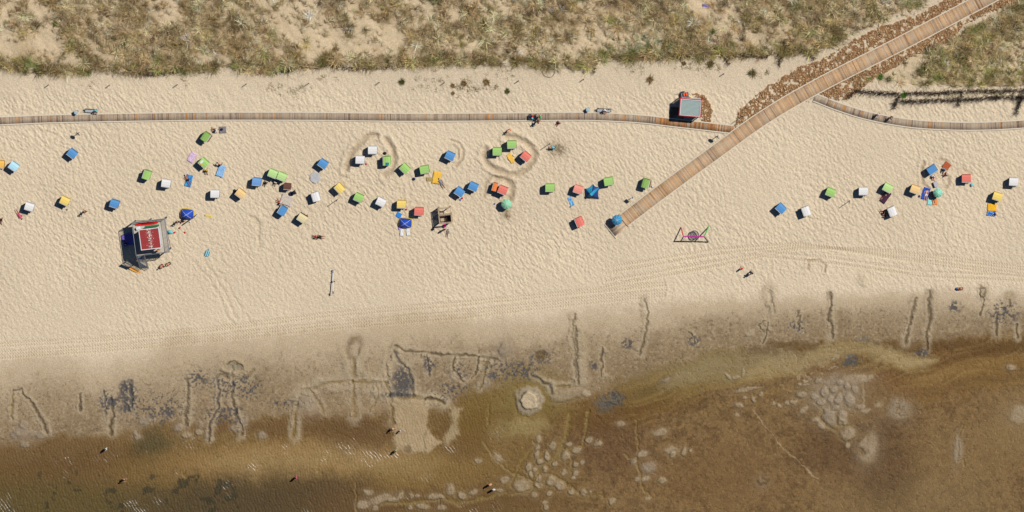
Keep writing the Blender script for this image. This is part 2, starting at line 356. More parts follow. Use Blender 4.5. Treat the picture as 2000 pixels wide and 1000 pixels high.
TR = [
 ([(22, 762), (24, 790), (24, 820)], 1.6, OLIVE), ([(22, 762), (40, 760), (42, 770), (60, 790), (75, 810), (90, 832), (92, 845)], 2.2, DARK),
 ([(156, 770), (157, 805)], 1.6, DARK), ([(204, 768), (202, 790), (206, 812)], 1.8, BLUE), ([(214, 780), (218, 800), (217, 850)], 2.4, DARK),
 ([(256, 745), (257, 795)], 2.4, BLUE), ([(365, 742), (366, 780), (363, 833)], 2.4, DARK), ([(425, 733), (426, 765), (423, 800), (412, 820), (406, 862)], 2.0, BLUE),
 ([(452, 745), (454, 780), (460, 808), (468, 830), (471, 848)], 2.2, DARK), ([(430, 733), (445, 741), (465, 741), (480, 737), (495, 722)], 2.6, OLIVE),
 ([(453, 715), (454, 740)], 2.0, GREY),
 ([(576, 850), (578, 780), (590, 763), (603, 760), (616, 775), (628, 806)], 2.6, OLIVE), ([(609, 757), (640, 748), (685, 746)], 2.2, OLIVE),
 ([(690, 700), (692, 735), (686, 746), (692, 790), (694, 812)], 3.0, OLIVE), ([(686, 746), (720, 748), (752, 750)], 2.4, OLIVE),
 ([(752, 750), (758, 735), (754, 720), (764, 690), (770, 682), (775, 675)], 2.6, GREY), ([(752, 750), (760, 772), (764, 800), (766, 830)], 2.2, OLIVE),
 ([(773, 675), (790, 684), (820, 688), (870, 692), (930, 697), (970, 700)], 2.0, DARK), ([(772, 690), (786, 712), (797, 725), (804, 748), (806, 775)], 2.4, BLUE),
 ([(760, 775), (800, 776), (840, 782), (866, 786)], 3.0, OLIVE), ([(732, 752), (736, 778), (722, 800)], 1.8, OLIVE), ([(832, 780), (850, 779), (868, 788)], 1.8, DARK),
 ([(887, 697), (885, 720), (905, 745)], 1.8, DARK), ([(834, 694), (836, 712), (835, 735)], 1.5, BLUE), ([(934, 698), (930, 725), (920, 738)], 1.6, DARK),
 ([(953, 702), (946, 730), (936, 758)], 1.8, OLIVE), ([(954, 790), (953, 830)], 2.0, OLIVE), ([(1258, 584), (1263, 615), (1262, 640), (1257, 668), (1250, 692)], 1.8, DARK),
 ([(1121, 615), (1118, 650), (1121, 690), (1124, 740)], 2.0, DARK), ([(1124, 640), (1126, 690), (1130, 750)], 2.0, DARK), ([(1085, 757), (1110, 756)], 2.2, OLIVE),
 ([(1037, 733), (1052, 738), (1062, 747), (1075, 750), (1080, 770)], 1.8, BLUE), ([(1176, 680), (1175, 735)], 1.3, DARK), ([(1345, 648), (1354, 660), (1356, 674)], 1.6, DARK),
 ([(1502, 570), (1505, 590), (1510, 610)], 3.0, GREY), ([(1478, 635), (1490, 650), (1500, 630), (1490, 627), (1478, 635)], 1.2, DARK), ([(1500, 632), (1490, 670)], 1.2, DARK),
 ([(1560, 608), (1555, 620), (1563, 618), (1557, 632), (1561, 648)], 1.4, DARK), ([(1619, 575), (1622, 600), (1620, 622), (1626, 640), (1625, 660)], 2.0, DARK),
 ([(1790, 580), (1785, 605), (1775, 635), (1769, 670)], 2.0, DARK), ([(1815, 568), (1818, 600), (1818, 622), (1808, 650), (1808, 685)], 2.2, DARK),
 ([(1919, 580), (1914, 618)], 1.6, DARK), ([(1912, 567), (1924, 568), (1924, 578), (1914, 579), (1912, 567)], 1.6, DARK), ([(1973, 585), (1972, 602)], 1.2, DARK),
 ([(1950, 610), (1946, 630), (1946, 655)], 1.8, DARK), ([(1986, 636), (1987, 660)], 1.6, DARK),
 ([(945, 865), (960, 890), (985, 912), (1003, 930)], 2.2, OLIVE), ([(1040, 860), (1045, 870), (1043, 870), (1020, 900), (1005, 928), (998, 950)], 2.2, OLIVE),
 ([(1112, 808), (1108, 835), (1098, 868), (1090, 890), (1070, 908), (1055, 922)], 4.0, OLIVE), ([(1149, 805), (1145, 835), (1137, 870), (1105, 880)], 2.2, OLIVE),
 ([(1003, 925), (1040, 940), (1040, 955)], 2.4, OLIVE), ([(1000, 965), (1030, 962), (1045, 955)], 2.2, OLIVE), ([(1065, 925), (1100, 940), (1130, 965), (1180, 968)], 2.0, OLIVE),
 ([(1056, 922), (1050, 940), (1055, 950)], 2.2, OLIVE), ([(1108, 880), (1115, 900), (1116, 930), (1108, 945)], 1.8, OLIVE), ([(745, 985), (800, 985), (870, 975), (900, 982), (940, 976), (990, 963)], 2.6, OLIVE),
 ([(868, 970), (880, 982), (900, 988)], 2.4, OLIVE), ([(692, 945), (694, 980), (697, 1000)], 1.8, OLIVE),
 ([(1242, 820), (1246, 880), (1244, 905), (1252, 935), (1258, 962), (1270, 975)], 1.6, OLIVE), ([(1222, 888), (1230, 897), (1243, 893)], 1.4, OLIVE),
 ([(1606, 800), (1600, 822), (1618, 832), (1632, 842)], 2.2, OLIVE), ([(1630, 812), (1636, 828), (1646, 828)], 2.0, OLIVE), ([(1688, 740), (1689, 795)], 1.8, PALE),
 ([(1878, 830), (1872, 870), (1868, 905)], 1.5, DARK), ([(1868, 905), (1880, 897), (1882, 912)], 1.4, DARK),
 ([(1755, 790), (1748, 805), (1757, 815), (1770, 812)], 1.5, DARK), ([(1750, 800), (1765, 795)], 1.2, DARK),
 ([(1470, 800), (1500, 840), (1540, 885), (1600, 940)], 0.8, PALE),
]
rsp = np.random.default_rng(44)
for pts, w_, c_ in TR:
    if c_ is PALE or np.mean([q[1] - line(L2, q[0]) for q in pts]) > 0: continue
    for (x0, y0), (x1, y1) in zip(pts[:-1], pts[1:]):
        L = math.hypot(x1 - x0, y1 - y0)
        for k in range(int(L / 9 + rsp.random())):
            f = rsp.random(); sg = rsp.choice([-1, 1]); q = rsp.uniform(4, 8); mound(x0 + (x1 - x0) * f - sg * (y1 - y0) / (L + 1e-6) * q, y0 + (y1 - y0) * f + sg * (x1 - x0) / (L + 1e-6) * q, rsp.uniform(2.5, 5.5), rsp.uniform(2, 5), rsp.uniform(.03, .09), PALE if rsp.random() < .6 else GREY, rsp.uniform(.25, .6))
for pts, w_, c_ in TR:
    if np.mean([q[1] - line(L2, q[0]) for q in pts]) > 0 and c_ is not PALE: trench(pts, w_ * 1.05, 0.075, A(138, 116, 66), 0.9, 0.25); continue
    trench(pts, w_, (0.07 if c_ is OLIVE else 0.11) if c_ is not PALE else 0.03, c_, 0.85, 0.4, PALE if c_ is not PALE else None)
for a in ((250, 772, 20, 36, 0.42), (205, 782, 16, 26, 0.5), (222, 785, 14, 16, 0.48), (785, 745, 24, 32, 0.36), (775, 772, 40, 6, 0.44), (385, 740, 24, 24, 0.56), (325, 805, 16, 14, 0.52), (460, 755, 70, 34, 0.6),
          (440, 810, 60, 22, 0.58), (300, 800, 90, 40, 0.64), (838, 712, 14, 16, 0.5), (1020, 725, 40, 22, 0.54), (1055, 700, 26, 18, 0.5), (1158, 715, 10, 10, 0.46), (1225, 672, 14, 12, 0.5), (1355, 668, 16, 14, 0.52),
          (895, 725, 30, 20, 0.6), (960, 735, 12, 10, 0.45), (1865, 600, 14, 14, 0.5), (1960, 610, 40, 30, 0.6), (1800, 690, 16, 10, 0.5), (975, 720, 40, 30, 0.62), (560, 790, 60, 16, 0.62), (1195, 775, 24, 14, 0.5), (1560, 640, 26, 16, 0.6), (880, 765, 60, 20, 0.62),
          (1195, 790, 20, 8, 0.5), (245, 800, 14, 10, 0.46), (242, 755, 10, 12, 0.42)):
    stain(*a[:4], thr=a[4], seed=101 + int(a[0]) % 7)
MO = [(457, 716, 34, 19, .14, A(190, 166, 128), 0), (457, 716, 19, 10, -.20, A(140, 132, 108), 0),  (1110, 772, 32, 10, .14, PALE, -12), (1146, 768, 8, 8, .1, PALE, 0),
 (40, 845, 12, 12, .1, GREY, 0), (46, 832, 10, 8, .1, GREY, 0), (28, 850, 10, 8, .1, GREY, 0), (62, 848, 9, 7, .08, GREY, 0), (78, 850, 11, 8, .08, GREY, 0), (48, 868, 9, 6, .1, GREY, 0),
 (264, 845, 5, 5, .1, GREY, 0), (268, 853, 9, 7, .1, GREY, 0), (282, 822, 10, 10, .08, GREY, 0), (364, 853, 11, 7, .14, PALE, 10), (387, 847, 7, 6, .12, PALE, 0), (391, 832, 6, 8, .08, GREY, 0), (348, 838, 9, 8, .08, GREY, 0), (402, 852, 6, 5, .08, GREY, 0), (475, 822, 9, 12, .1, GREY, 0), (460, 838, 9, 7, .08, GREY, 0),
 (510, 852, 9, 7, .08, GREY, 0), (600, 790, 18, 24, .06, GREY, -15), (618, 742, 12, 11, .06, PALE, 0), (735, 765, 12, 12, .08, PALE, 0), (690, 664, 12, 8, .06, A(150, 126, 94), 0), (706, 700, 10, 26, .08, PALE, 15), (675, 718, 8, 20, .06, PALE, -15), (800, 706, 8, 14, .05, PALE, 0),
 (984, 683, 9, 14, .12, PALE, 20), (985, 682, 16, 16, .05, GREY, 0), (885, 735, 10, 9, .08, PALE, 0), (948, 748, 9, 9, .06, GREY, 0), (1464, 650, 9, 8, .08, PALE, 0), (1506, 600, 6, 14, .08, PALE, 10),
 (1300, 742, 8, 5, .06, GREY, 0),
 (708, 986, 12, 8, .1, PALE, 0), (718, 962, 10, 6, .08, PALE, 0), (742, 975, 26, 9, .1, PALE, -15), (768, 977, 9, 6, .12, PALE, 0), (782, 970, 6, 9, .12, PALE, 15), (803, 970, 5, 5, .1, PALE, 0), (815, 970, 6, 4, .1, PALE, 0), (846, 971, 11, 6, .12, PALE, 0), (861, 970, 9, 4, .1, PALE, 25), (880, 958, 8, 11, .12, PALE, -20), (902, 968, 10, 7, .14, PALE, 20), (924, 963, 9, 6, .1, PALE, 0), (800, 993, 5, 5, .1, PALE, 0), (825, 991, 13, 6, .12, PALE, 10), (862, 991, 9, 6, .1, PALE, 0), (730, 992, 6, 6, .1, PALE, 0), (932, 903, 7, 5, .08, PALE, 0), (972, 895, 12, 7, .06, PALE, 40), (985, 938, 9, 8, .1, PALE, 0), (975, 960, 8, 5, .08, PALE, 0),
 (1051, 858, 5, 8, .1, PALE, 0), (1047, 874, 6, 6, .1, PALE, -30), (1047, 890, 5, 9, .12, PALE, 20), (1068, 892, 5, 10, .16, PALE, -15), (1054, 903, 7, 7, .18, PALE, 0), (1033, 915, 6, 9, .16, PALE, 20), (1046, 918, 6, 5, .1, PALE, 0), (1065, 918, 5, 6, .16, PALE, 0), (1053, 935, 6, 7, .16, PALE, 20), (1037, 928, 4, 6, .14, PALE, 0), (1084, 906, 6, 5, .12, PALE, 0), (1019, 950, 15, 13, .12, PALE, 20), (1052, 948, 9, 6, .08, PALE, 0), (1078, 940, 9, 10, .14, PALE, -10), (1095, 950, 10, 9, .14, PALE, 30), (1042, 968, 9, 6, .1, PALE, 0), (1073, 966, 5, 6, .12, PALE, 0), (1116, 963, 6, 6, .14, PALE, 0), (1138, 962, 7, 7, .18, PALE, 0), (1152, 962, 4, 3, .08, PALE, 0), (1066, 992, 6, 6, .12, PALE, 0), (1064, 982, 6, 4, .08, PALE, 0),
 (1080, 873, 6, 8, .1, PALE, 20), (1104, 890, 9, 10, .14, PALE, 0), (1122, 910, 6, 6, .16, PALE, 0), (1125, 880, 9, 7, .12, PALE, -20), (1150, 862, 7, 7, .14, PALE, 0), (1168, 868, 7, 6, .12, PALE, 10), (1103, 924, 6, 6, .08, PALE, 0), (1124, 926, 6, 5, .08, PALE, 0), (1120, 935, 4, 4, .08, PALE, 0), (1137, 905, 4, 6, .06, PALE, 30), (1110, 868, 6, 4, .08, PALE, 0),
 (1212, 828, 10, 6, .08, PALE, 0), (1288, 845, 16, 7, .1, PALE, -12), (1310, 880, 14, 8, .08, PALE, -10), (1312, 888, 5, 8, .12, PALE, 20), (1335, 882, 6, 9, .12, PALE, 15), (1349, 878, 4, 3, .08, PALE, 0), (1256, 888, 12, 7, .1, PALE, -15), (1238, 903, 7, 7, .08, GREY, 0), (1268, 915, 15, 11, .08, GREY, -20), (1244, 937, 5, 5, .08, PALE, 0), (1259, 936, 9, 5, .08, PALE, -20), (1292, 941, 8, 6, .14, PALE, 0), (1196, 980, 7, 7, .14, PALE, 0), (1262, 977, 6, 4, .08, PALE, 0),
 (1456, 780, 4, 4, .12, PALE, 0), (1471, 782, 5, 6, .14, PALE, 0), (1486, 773, 5, 5, .1, PALE, 0), (1443, 794, 8, 6, .1, PALE, 30), (1420, 735, 9, 3, .1, PALE, 40), (1437, 737, 9, 3, .1, PALE, -10), (1450, 728, 3, 9, .1, PALE, 0), (1460, 762, 26, 5, .08, PALE, -8), (1439, 812, 5, 4, .06, PALE, 0),
 (1597, 744, 7, 6, .16, PALE, 0), (1564, 773, 10, 7, .16, PALE, 0), (1574, 751, 6, 3, .08, PALE, 0), (1562, 752, 4, 3, .1, PALE, 0), (1610, 766, 8, 10, .14, PALE, 0), (1628, 762, 6, 6, .12, PALE, 0), (1590, 775, 8, 6, .1, PALE, 0), (1604, 786, 8, 6, .12, PALE, 0), (1623, 780, 6, 8, .1, PALE, -30), (1637, 780, 7, 10, .14, PALE, 0), (1654, 755, 6, 7, .14, PALE, 0), (1658, 782, 9, 13, .14, PALE, -20), (1640, 748, 7, 5, .1, PALE, 0), (1668, 762, 6, 9, .1, PALE, -20), (1620, 815, 13, 18, .12, GREY, -25), (1645, 812, 9, 10, .16, PALE, 0), (1646, 823, 8, 7, .12, PALE, 0), (1656, 846, 14, 13, .16, PALE, 0), (1632, 797, 9, 5, .12, PALE, -10), (1570, 800, 10, 6, .1, PALE, -30), (1551, 786, 6, 4, .1, PALE, 0), (1538, 789, 5, 4, .1, PALE, 0), (1523, 794, 6, 4, .1, PALE, 25), (1511, 789, 4, 4, .08, PALE, 0), (1681, 740, 12, 8, .06, PALE, 0), (1700, 738, 6, 4, .06, PALE, 0), (1679, 798, 10, 6, .08, PALE, 0), (1690, 805, 10, 4, .08, PALE, -15), (1604, 833, 9, 6, .08, PALE, 30), (1697, 875, 20, 34, .05, PALE, 15), (1595, 822, 8, 5, .06, PALE, 0), (1657, 870, 5, 6, .08, PALE, 0), (1714, 792, 8, 6, .05, PALE, 0), (1630, 770, 60, 44, .04, GREY, 0),
 (1973, 718, 10, 6, .14, PALE, 15), (1990, 810, 22, 20, .10, PALE, 0), (1870, 880, 9, 30, .04, GREY, 5), (1755, 800, 26, 22, .04, GREY, 0), (1488, 943, 12, 12, .06, A(130, 104, 68), 0), (1675, 740, 30, 10, .04, PALE, 0)]
for q in MO:
    mo = 0.02 if (q[4] > 0.11 and q[1] > 740) else 0
    mound(q[0], q[1], q[2], q[3], q[4] * 1.2, A(164, 143, 110) if q[5] is PALE and q[1] > line(L2, q[0]) else q[5], 0.85, q[6], mo)
trench([(1035 + 33 * math.cos(k * .35), 783 + 33 * math.sin(k * .35)) for k in range(19)], 7, 0.06, A(134, 112, 60), 0.7, 0.2)
for pts in ([(575, 778), (598, 754), (618, 742), (650, 738), (672, 728), (678, 708), (672, 696)], [(704, 690), (699, 706), (702, 724), (716, 736), (740, 742), (756, 728), (758, 708)], [(640, 760), (660, 762), (682, 760)], [(600, 784), (604, 800)], [(712, 762), (726, 764)], [(1134, 640), (1138, 690), (1142, 745)]): trench(pts, 7.5, -0.09, PALE, 0.75, 0)
trench([(684, 700), (680, 686), (682, 668), (691, 659), (701, 663), (704, 674), (698, 686)], 4, 0.06, A(134, 114, 84), 0.7, 0.3)
trench([(441, 712), (446, 706), (458, 703), (470, 707), (476, 713)], 1.6, 0.12, DARK, 0.9, 0.3); trench([(430, 724), (440, 732), (450, 736)], 1.6, 0.1, DARK, 0.8, 0.3)
# crater on the flats, pit pond, sand island with its arm
trench([(1480, 940), (1485, 948), (1494, 948), (1497, 940), (1490, 935)], 2.5, 0.06, A(96, 70, 40), 0.7)
mound(1055, 697, 13, 11, -0.22, A(104, 84, 46), 0.95); trench([(1684, 880), (1686, 888)], 5, 0.12, A(96, 70, 40), 0.8)
def area(poly, h, col, s, edge=4):
    xs = [q[0] for q in poly]; ys = [q[1] for q in poly]; sl = rngs(min(xs), min(ys), max(xs), max(ys), 16)
    ins = inpoly(WX[sl], WY[sl], poly); d = pdist(sl, poly + poly[:1], 2.2); sd_ = np.where(ins, d, -d); m = sm(-edge * 1.2, edge * 1.8, sd_) * (0.7 + 0.6 * fbm(X[sl], Y[sl], 0.7, 3, 88)).clip(0, 1)
    Z[sl] += h * m * (0.75 + 0.5 * n_mid[sl]); cmix(sl, m * s, col)
area([(766, 782), (800, 780), (832, 786), (838, 812), (836, 832), (846, 848), (860, 868), (842, 884), (815, 886), (795, 886), (772, 880), (766, 850), (768, 815)], 0.14, A(176, 152, 114), 0.95)
trench([(836, 834), (826, 858), (830, 884)], 1.8, 0.06, A(140, 116, 84), 0.5)
area([(876, 795), (900, 796), (897, 825), (896, 850), (872, 872), (862, 868), (870, 845), (884, 825)], 0.12, A(168, 146, 108), 0.9)
mound(795, 878, 9, 8, -0.12, A(120, 98, 60), 0.7)
area([(560, 798), (640, 795), (700, 790), (760, 786), (760, 804), (690, 812), (640, 806), (600, 818), (575, 815)], 0.04, A(152, 126, 92), 0.6)
circ = lambda r_: [(1035 + r_ * math.cos(k * math.pi / 14), 783 + r_ * 1.04 * math.sin(k * math.pi / 14)) for k in range(28)]
area(circ(29), 0.16, A(160, 143, 116), 0.95, 3); area(circ(18), 0.30, A(196, 175, 140), 0.95, 2); trench([q for q in circ(18)[9:20]], 1.3, 0.10, A(96, 80, 60), 0.9, 0, wp=.5)
# ring walls dug round the chairs
RG = A(184, 162, 130)
def ring(pts, w=7, h=0.24):
    xs = [q[0] for q in pts]; ys = [q[1] for q in pts]; sl = rngs(min(xs), min(ys), max(xs), max(ys), w * 4)
    d = pdist(sl, pts, 0.8); cxm, cym = np.mean(xs), np.mean(ys)
    m = np.exp(-(d / w) ** 2); h = h * (0.45 + 1.1 * n_mid[sl]) * (0.8 + 0.4 * n_fine[sl]); Z[sl] = Z[sl] * (1 - 0.6 * m) - h * np.exp(-(d / (0.75 * w)) ** 2) + 0.55 * h * np.exp(-((d - 1.5 * w) / (0.7 * w)) ** 2)
    cmix(sl, np.exp(-(d / (0.8 * w)) ** 2) * 0.75, RG)
ring([(676, 332), (683, 305), (698, 285), (710, 272), (722, 264), (735, 264)], 6); ring([(754, 272), (766, 290), (770, 312), (764, 332), (750, 345)], 6)
ring([(948, 292), (944, 306), (953, 322), (975, 333), (992, 341), (1008, 342), (1026, 332), (1040, 313), (1044, 300), (1037, 288), (1022, 276), (1003, 268), (988, 268)], 6.5)
ring([(968, 350), (985, 350), (998, 362), (999, 378), (994, 392)], 7); ring([(946, 385), (948, 360), (960, 348)], 4, 0.06)
ring([(880, 274), (896, 280), (905, 295), (903, 312), (890, 324)], 3, 0.1); ring([(884, 284), (895, 294), (896, 310)], 2.4, 0.06)
ring([(1803, 318), (1799, 335), (1801, 358), (1812, 368)], 4, 0.12); ring([(1852, 345), (1852, 360), (1846, 367)], 4, 0.1); ring([(1835, 310), (1850, 316)], 4, 0.08)
trench([(1870, 335), (1880, 325), (1893, 338)], 3, 0.05, RG, 0.4)
mound(1088, 290, 18, 15, 0.10, A(168, 146, 112), 0.75, flat=0.2); stain(1088, 290, 20, 16, A(104, 88, 62), 0.6, 0.55); mound(990, 418, 10, 10, 0.08, A(172, 150, 116), 0.7)
stain(990, 420, 9, 9, A(110, 92, 64), 0.7, 0.5)
ring([(1578, 525), (1580, 510), (1600, 508), (1612, 518), (1612, 530)], 3, 0.09); mound(1686, 548, 10, 14, 0.10, A(214, 192, 156), 0.5); mound(1618, 576, 7, 6, -0.1, GREY, 0.6); mound(1815, 571, 9, 7, -0.1, GREY, 0.6); mound(1972, 578, 13, 11, -0.04, A(170, 148, 114), 0.7)
trench([(490, 425), (505, 440), (505, 480)], 4, 0.09, RG, 0.3); trench([(380, 510), (405, 540), (425, 575), (445, 615), (470, 650)], 2.5, 0.045, RG, 0.2); trench([(398, 508), (424, 545), (445, 585), (462, 620)], 2.5, 0.045, RG, 0.2); trench([(430, 530), (470, 600), (500, 640)], 2.2, 0.04, RG, 0.2); trench([(690, 535), (720, 600)], 2.5, 0.03, RG, 0.15)
# tyre tracks
def track(pts, w=5, amp=0.05):
    amp *= 1.9; trench(pts, 1.3, 0.05, RG, 0.35, 0.5, wp=0.2)
    pts = np.array(pts, float)
    for q0, q1 in zip(pts[:-1], pts[1:]):
        sl = rngs(min(q0[0], q1[0]), min(q0[1], q1[1]), max(q0[0], q1[0]), max(q0[1], q1[1]), w + 4)
        dv = (q1 - q0); L = np.hypot(*dv); dv /= L
        a = (PX[sl] - q0[0]) * dv[0] + (PY[sl] - q0[1]) * dv[1]; b = -(PX[sl] - q0[0]) * dv[1] + (PY[sl] - q0[1]) * dv[0]
        m = sm(w + 1.5, w - 1, abs(b)) * sm(-2, 2, a) * sm(L + 2, L - 2, a) * (0.55 + 0.8 * n_mid[sl])
        Z[sl] = Z[sl] * (1 - 0.6 * m) + m * amp * (np.sin((a + abs(b) * 0.9) * 2 * math.pi / 5.2) * 0.5 - 0.35)
for k in (0, 11, 30, 41, 52): track([(-20, 672 + k * 0.55), (200, 660 + k * 0.5), (420, 640 + k * .5), (640, 612 + k * .6), (900, 590 + k * .6), (1150, 566 + k * .5), (1300, 552 + k * .5)], 3.6, 0.045)
for k in (0, 11, 26, 37): track([(1180, 560 - k), (1400, 520 - k * .9), (1560, 486 - k * .3), (1700, 486 + k * .3), (1850, 502 + k * .5), (2030, 526 + k * .5)], 3.6, 0.05)
for k in (0, 10): track([(1480, 490 + k), (1640, 506 + k), (1800, 530 + k), (2030, 540 + k)], 3.4, 0.04)
# herring ripples under the shallow water
rip = np.sin((X * 0.95 + Y * 0.3 + (n_mid - 0.5) * 1.2) * 2 * math.pi / 0.42)
Z += wet * sm(1000, 900, PX) * 0.012 * rip
# peat strip
Z += peat * (0.10 + 0.14 * (fbm(X, Y, 1.6, 2, 121) - 0.5)); pn = fbm(X, Y, 1.9, 2, 131)
mix(peat * sm(0.28, 0.36, pn), A(150, 110, 72))
mix(peat * sm(0.56, 0.75, pn) * 0.5, A(118, 82, 50))
wetness = np.clip(sm(0.15, 0.9, tdamp) * 0.7 + wet * 0.25, 0, 1)
J, I = np.meshgrid(np.arange(NY - 1), np.arange(NX - 1), indexing='ij'); b0 = (J * NX + I).ravel()
GF = np.stack([b0, b0 + 1, b0 + NX + 1, b0 + NX], 1)
C4 = np.concatenate([np.clip(C, 0.005, 0.9), wetness[..., None]], -1).reshape(-1, 4)
gme = np_mesh("ground", np.stack([X, Y, Z], -1).reshape(-1, 3), GF, True, C4)
def H(x, y):
    i = np.clip(np.searchsorted(gx, x), 1, NX - 1); j = np.clip(np.searchsorted(gy, y), 1, NY - 1); return Z[j, i]
def hz(p): return float(H(p.x, p.y))
gm = attr_mat("beach_ground", "col", 0.9, 0.17, 5.0, 0.25)
n = gm.node_tree.nodes; l = gm.node_tree.links; b = n['Principled BSDF']
at = [q for q in n if q.type == 'ATTRIBUTE'][0]; mr = n.new('ShaderNodeMapRange'); mr.inputs['To Min'].default_value = 0.95; mr.inputs['To Max'].default_value = 0.55
l.new(at.outputs['Alpha'], mr.inputs['Value']); l.new(mr.outputs[0], b.inputs['Roughness'])
tc = [q for q in n if q.type == 'TEX_COORD'][0]; tx = n.new('ShaderNodeTexNoise'); tx.inputs['Scale'].default_value = 5.0; tx.inputs['Detail'].default_value = 6; tx.inputs['Roughness'].default_value = 0.65
l.new(tc.outputs['Object'], tx.inputs['Vector']); bp = n.new('ShaderNodeBump'); bp.inputs['Distance'].default_value = 0.06; bp.inputs['Strength'].default_value = 1.0
l.new(tx.outputs['Fac'], bp.inputs['Height']); l.new(bp.outputs[0], b.inputs['Normal'])
ground = link("ground", gme, None, gm); tag(ground, "sandy beach running from grassy dunes down to wet brown tidal mud", "ground", kind='structure')
# ------------------------------------------------------------------ water sheet over the flats
WL = -0.415
def water_mat():
    m = bpy.data.materials.new("shallow_water"); m.use_nodes = True; n = m.node_tree.nodes; l = m.node_tree.links; n.clear()
    out = n.new('ShaderNodeOutputMaterial'); tr = n.new('ShaderNodeBsdfTransparent'); tr.inputs[0].default_value = (0.975, 0.965, 0.93, 1)
    gl = n.new('ShaderNodeBsdfGlossy'); gl.inputs['Roughness'].default_value = 0.30; fr = n.new('ShaderNodeFresnel'); fr.inputs[0].default_value = 1.33; mx = n.new('ShaderNodeMixShader')
    tc = n.new('ShaderNodeTexCoord'); mp = n.new('ShaderNodeMapping'); mp.inputs['Rotation'].default_value = (0, 0, 0.3); mp.inputs['Scale'].default_value = (1.0, 0.35, 1)
    nz = n.new('ShaderNodeTexNoise'); nz.inputs['Scale'].default_value = 3.5; nz.inputs['Detail'].default_value = 3; bp = n.new('ShaderNodeBump'); bp.inputs['Distance'].default_value = 0.045
    l.new(tc.outputs['Object'], mp.inputs[0]); l.new(mp.outputs[0], nz.inputs['Vector']); l.new(nz.outputs['Fac'], bp.inputs['Height'])
    m2 = n.new('ShaderNodeMapping'); m2.inputs['Rotation'].default_value = (0, 0, -0.626); wv = n.new('ShaderNodeTexWave'); wv.bands_direction = 'X'; wv.inputs['Scale'].default_value = 0.72; wv.inputs['Distortion'].default_value = 7; wv.inputs['Detail'].default_value = 3; wv.inputs['Detail Scale'].default_value = 0.7
    l.new(tc.outputs['Object'], m2.inputs[0]); l.new(m2.outputs[0], wv.inputs['Vector'])
    mk = n.new('ShaderNodeTexNoise'); mk.inputs['Scale'].default_value = 0.22; mk.inputs['Detail'].default_value = 3; l.new(tc.outputs['Object'], mk.inputs['Vector']); rr = n.new('ShaderNodeMapRange'); rr.inputs['From Min'].default_value = 0.55; rr.inputs['From Max'].default_value = 0.66; rr.inputs['To Max'].default_value = 1.0; l.new(mk.outputs['Fac'], rr.inputs['Value'])
    sx = n.new('ShaderNodeSeparateXYZ'); l.new(tc.outputs['Object'], sx.inputs[0]); rx = n.new('ShaderNodeMapRange'); rx.inputs['From Min'].default_value = 4; rx.inputs['From Max'].default_value = -6; l.new(sx.outputs[0], rx.inputs['Value'])
    mu = n.new('ShaderNodeMath'); mu.operation = 'MULTIPLY'; l.new(rr.outputs[0], mu.inputs[0]); l.new(rx.outputs[0], mu.inputs[1]); mw = n.new('ShaderNodeMath'); mw.operation = 'MULTIPLY'; l.new(mu.outputs[0], mw.inputs[0]); l.new(wv.outputs['Fac'], mw.inputs[1])
    b2 = n.new('ShaderNodeBump'); b2.inputs['Distance'].default_value = 0.055; l.new(mw.outputs[0], b2.inputs['Height']); l.new(bp.outputs[0], b2.inputs['Normal']); l.new(b2.outputs[0], gl.inputs['Normal'])
    l.new(fr.outputs[0], mx.inputs[0]); l.new(tr.outputs[0], mx.inputs[1]); l.new(gl.outputs[0], mx.inputs[2]); l.new(mx.outputs[0], out.inputs[0]); return m
a = W(-800, 640); bb = W(2800, 640)
o = MB().add([(-900, -900, WL), (900, -900, WL), (900, a.y, WL), (-900, a.y, WL)], [(0, 1, 2, 3)]).build("water", water_mat())
tag(o, "thin sheet of shallow olive-brown tide water over the mud", "water", kind='structure')
p0 = W(1055, 697); vs = [(p0.x + 0.85 * math.cos(t * math.pi / 12) * (1 + .1 * math.sin(3 * t)), p0.y + 0.75 * math.sin(t * math.pi / 12), hz(p0) + 0.10) for t in range(24)]
o = MB().add(vs, [tuple(range(24))]).build("puddle_water", bpy.data.materials["shallow_water"]); tag(o, "small round pool of murky water in a dug pit of damp sand", "puddle", kind='structure')
# ================================================================== BOARDWALKS
wood_m = attr_mat("weathered_planks", "col", 0.85, 0.14, 5.0, 0.2)
n = wood_m.node_tree.nodes; l = wood_m.node_tree.links; b = n['Principled BSDF']; src = b.inputs['Base Color'].links[0].from_socket
tc = n.new('ShaderNodeTexCoord'); nz = n.new('ShaderNodeTexNoise'); nz.inputs['Scale'].default_value = 0.45; nz.inputs['Detail'].default_value = 5; nz.inputs['Roughness'].default_value = 0.7; l.new(tc.outputs['Object'], nz.inputs['Vector'])
mr = n.new('ShaderNodeMapRange'); mr.inputs['From Min'].default_value = 0.5; mr.inputs['From Max'].default_value = 0.72; mr.inputs['To Max'].default_value = 0.75; l.new(nz.outputs['Fac'], mr.inputs['Value'])
mx = n.new('ShaderNodeMix'); mx.data_type = 'RGBA'; mx.inputs['B'].default_value = (*A(220, 198, 166), 1); l.new(mr.outputs[0], mx.inputs['Factor']); l.new(src, mx.inputs['A']); l.new(mx.outputs['Result'], b.inputs['Base Color'])
edge_m = mat("sun_bleached_edge_board", (228, 214, 190), 0.9, 0.15, 3)
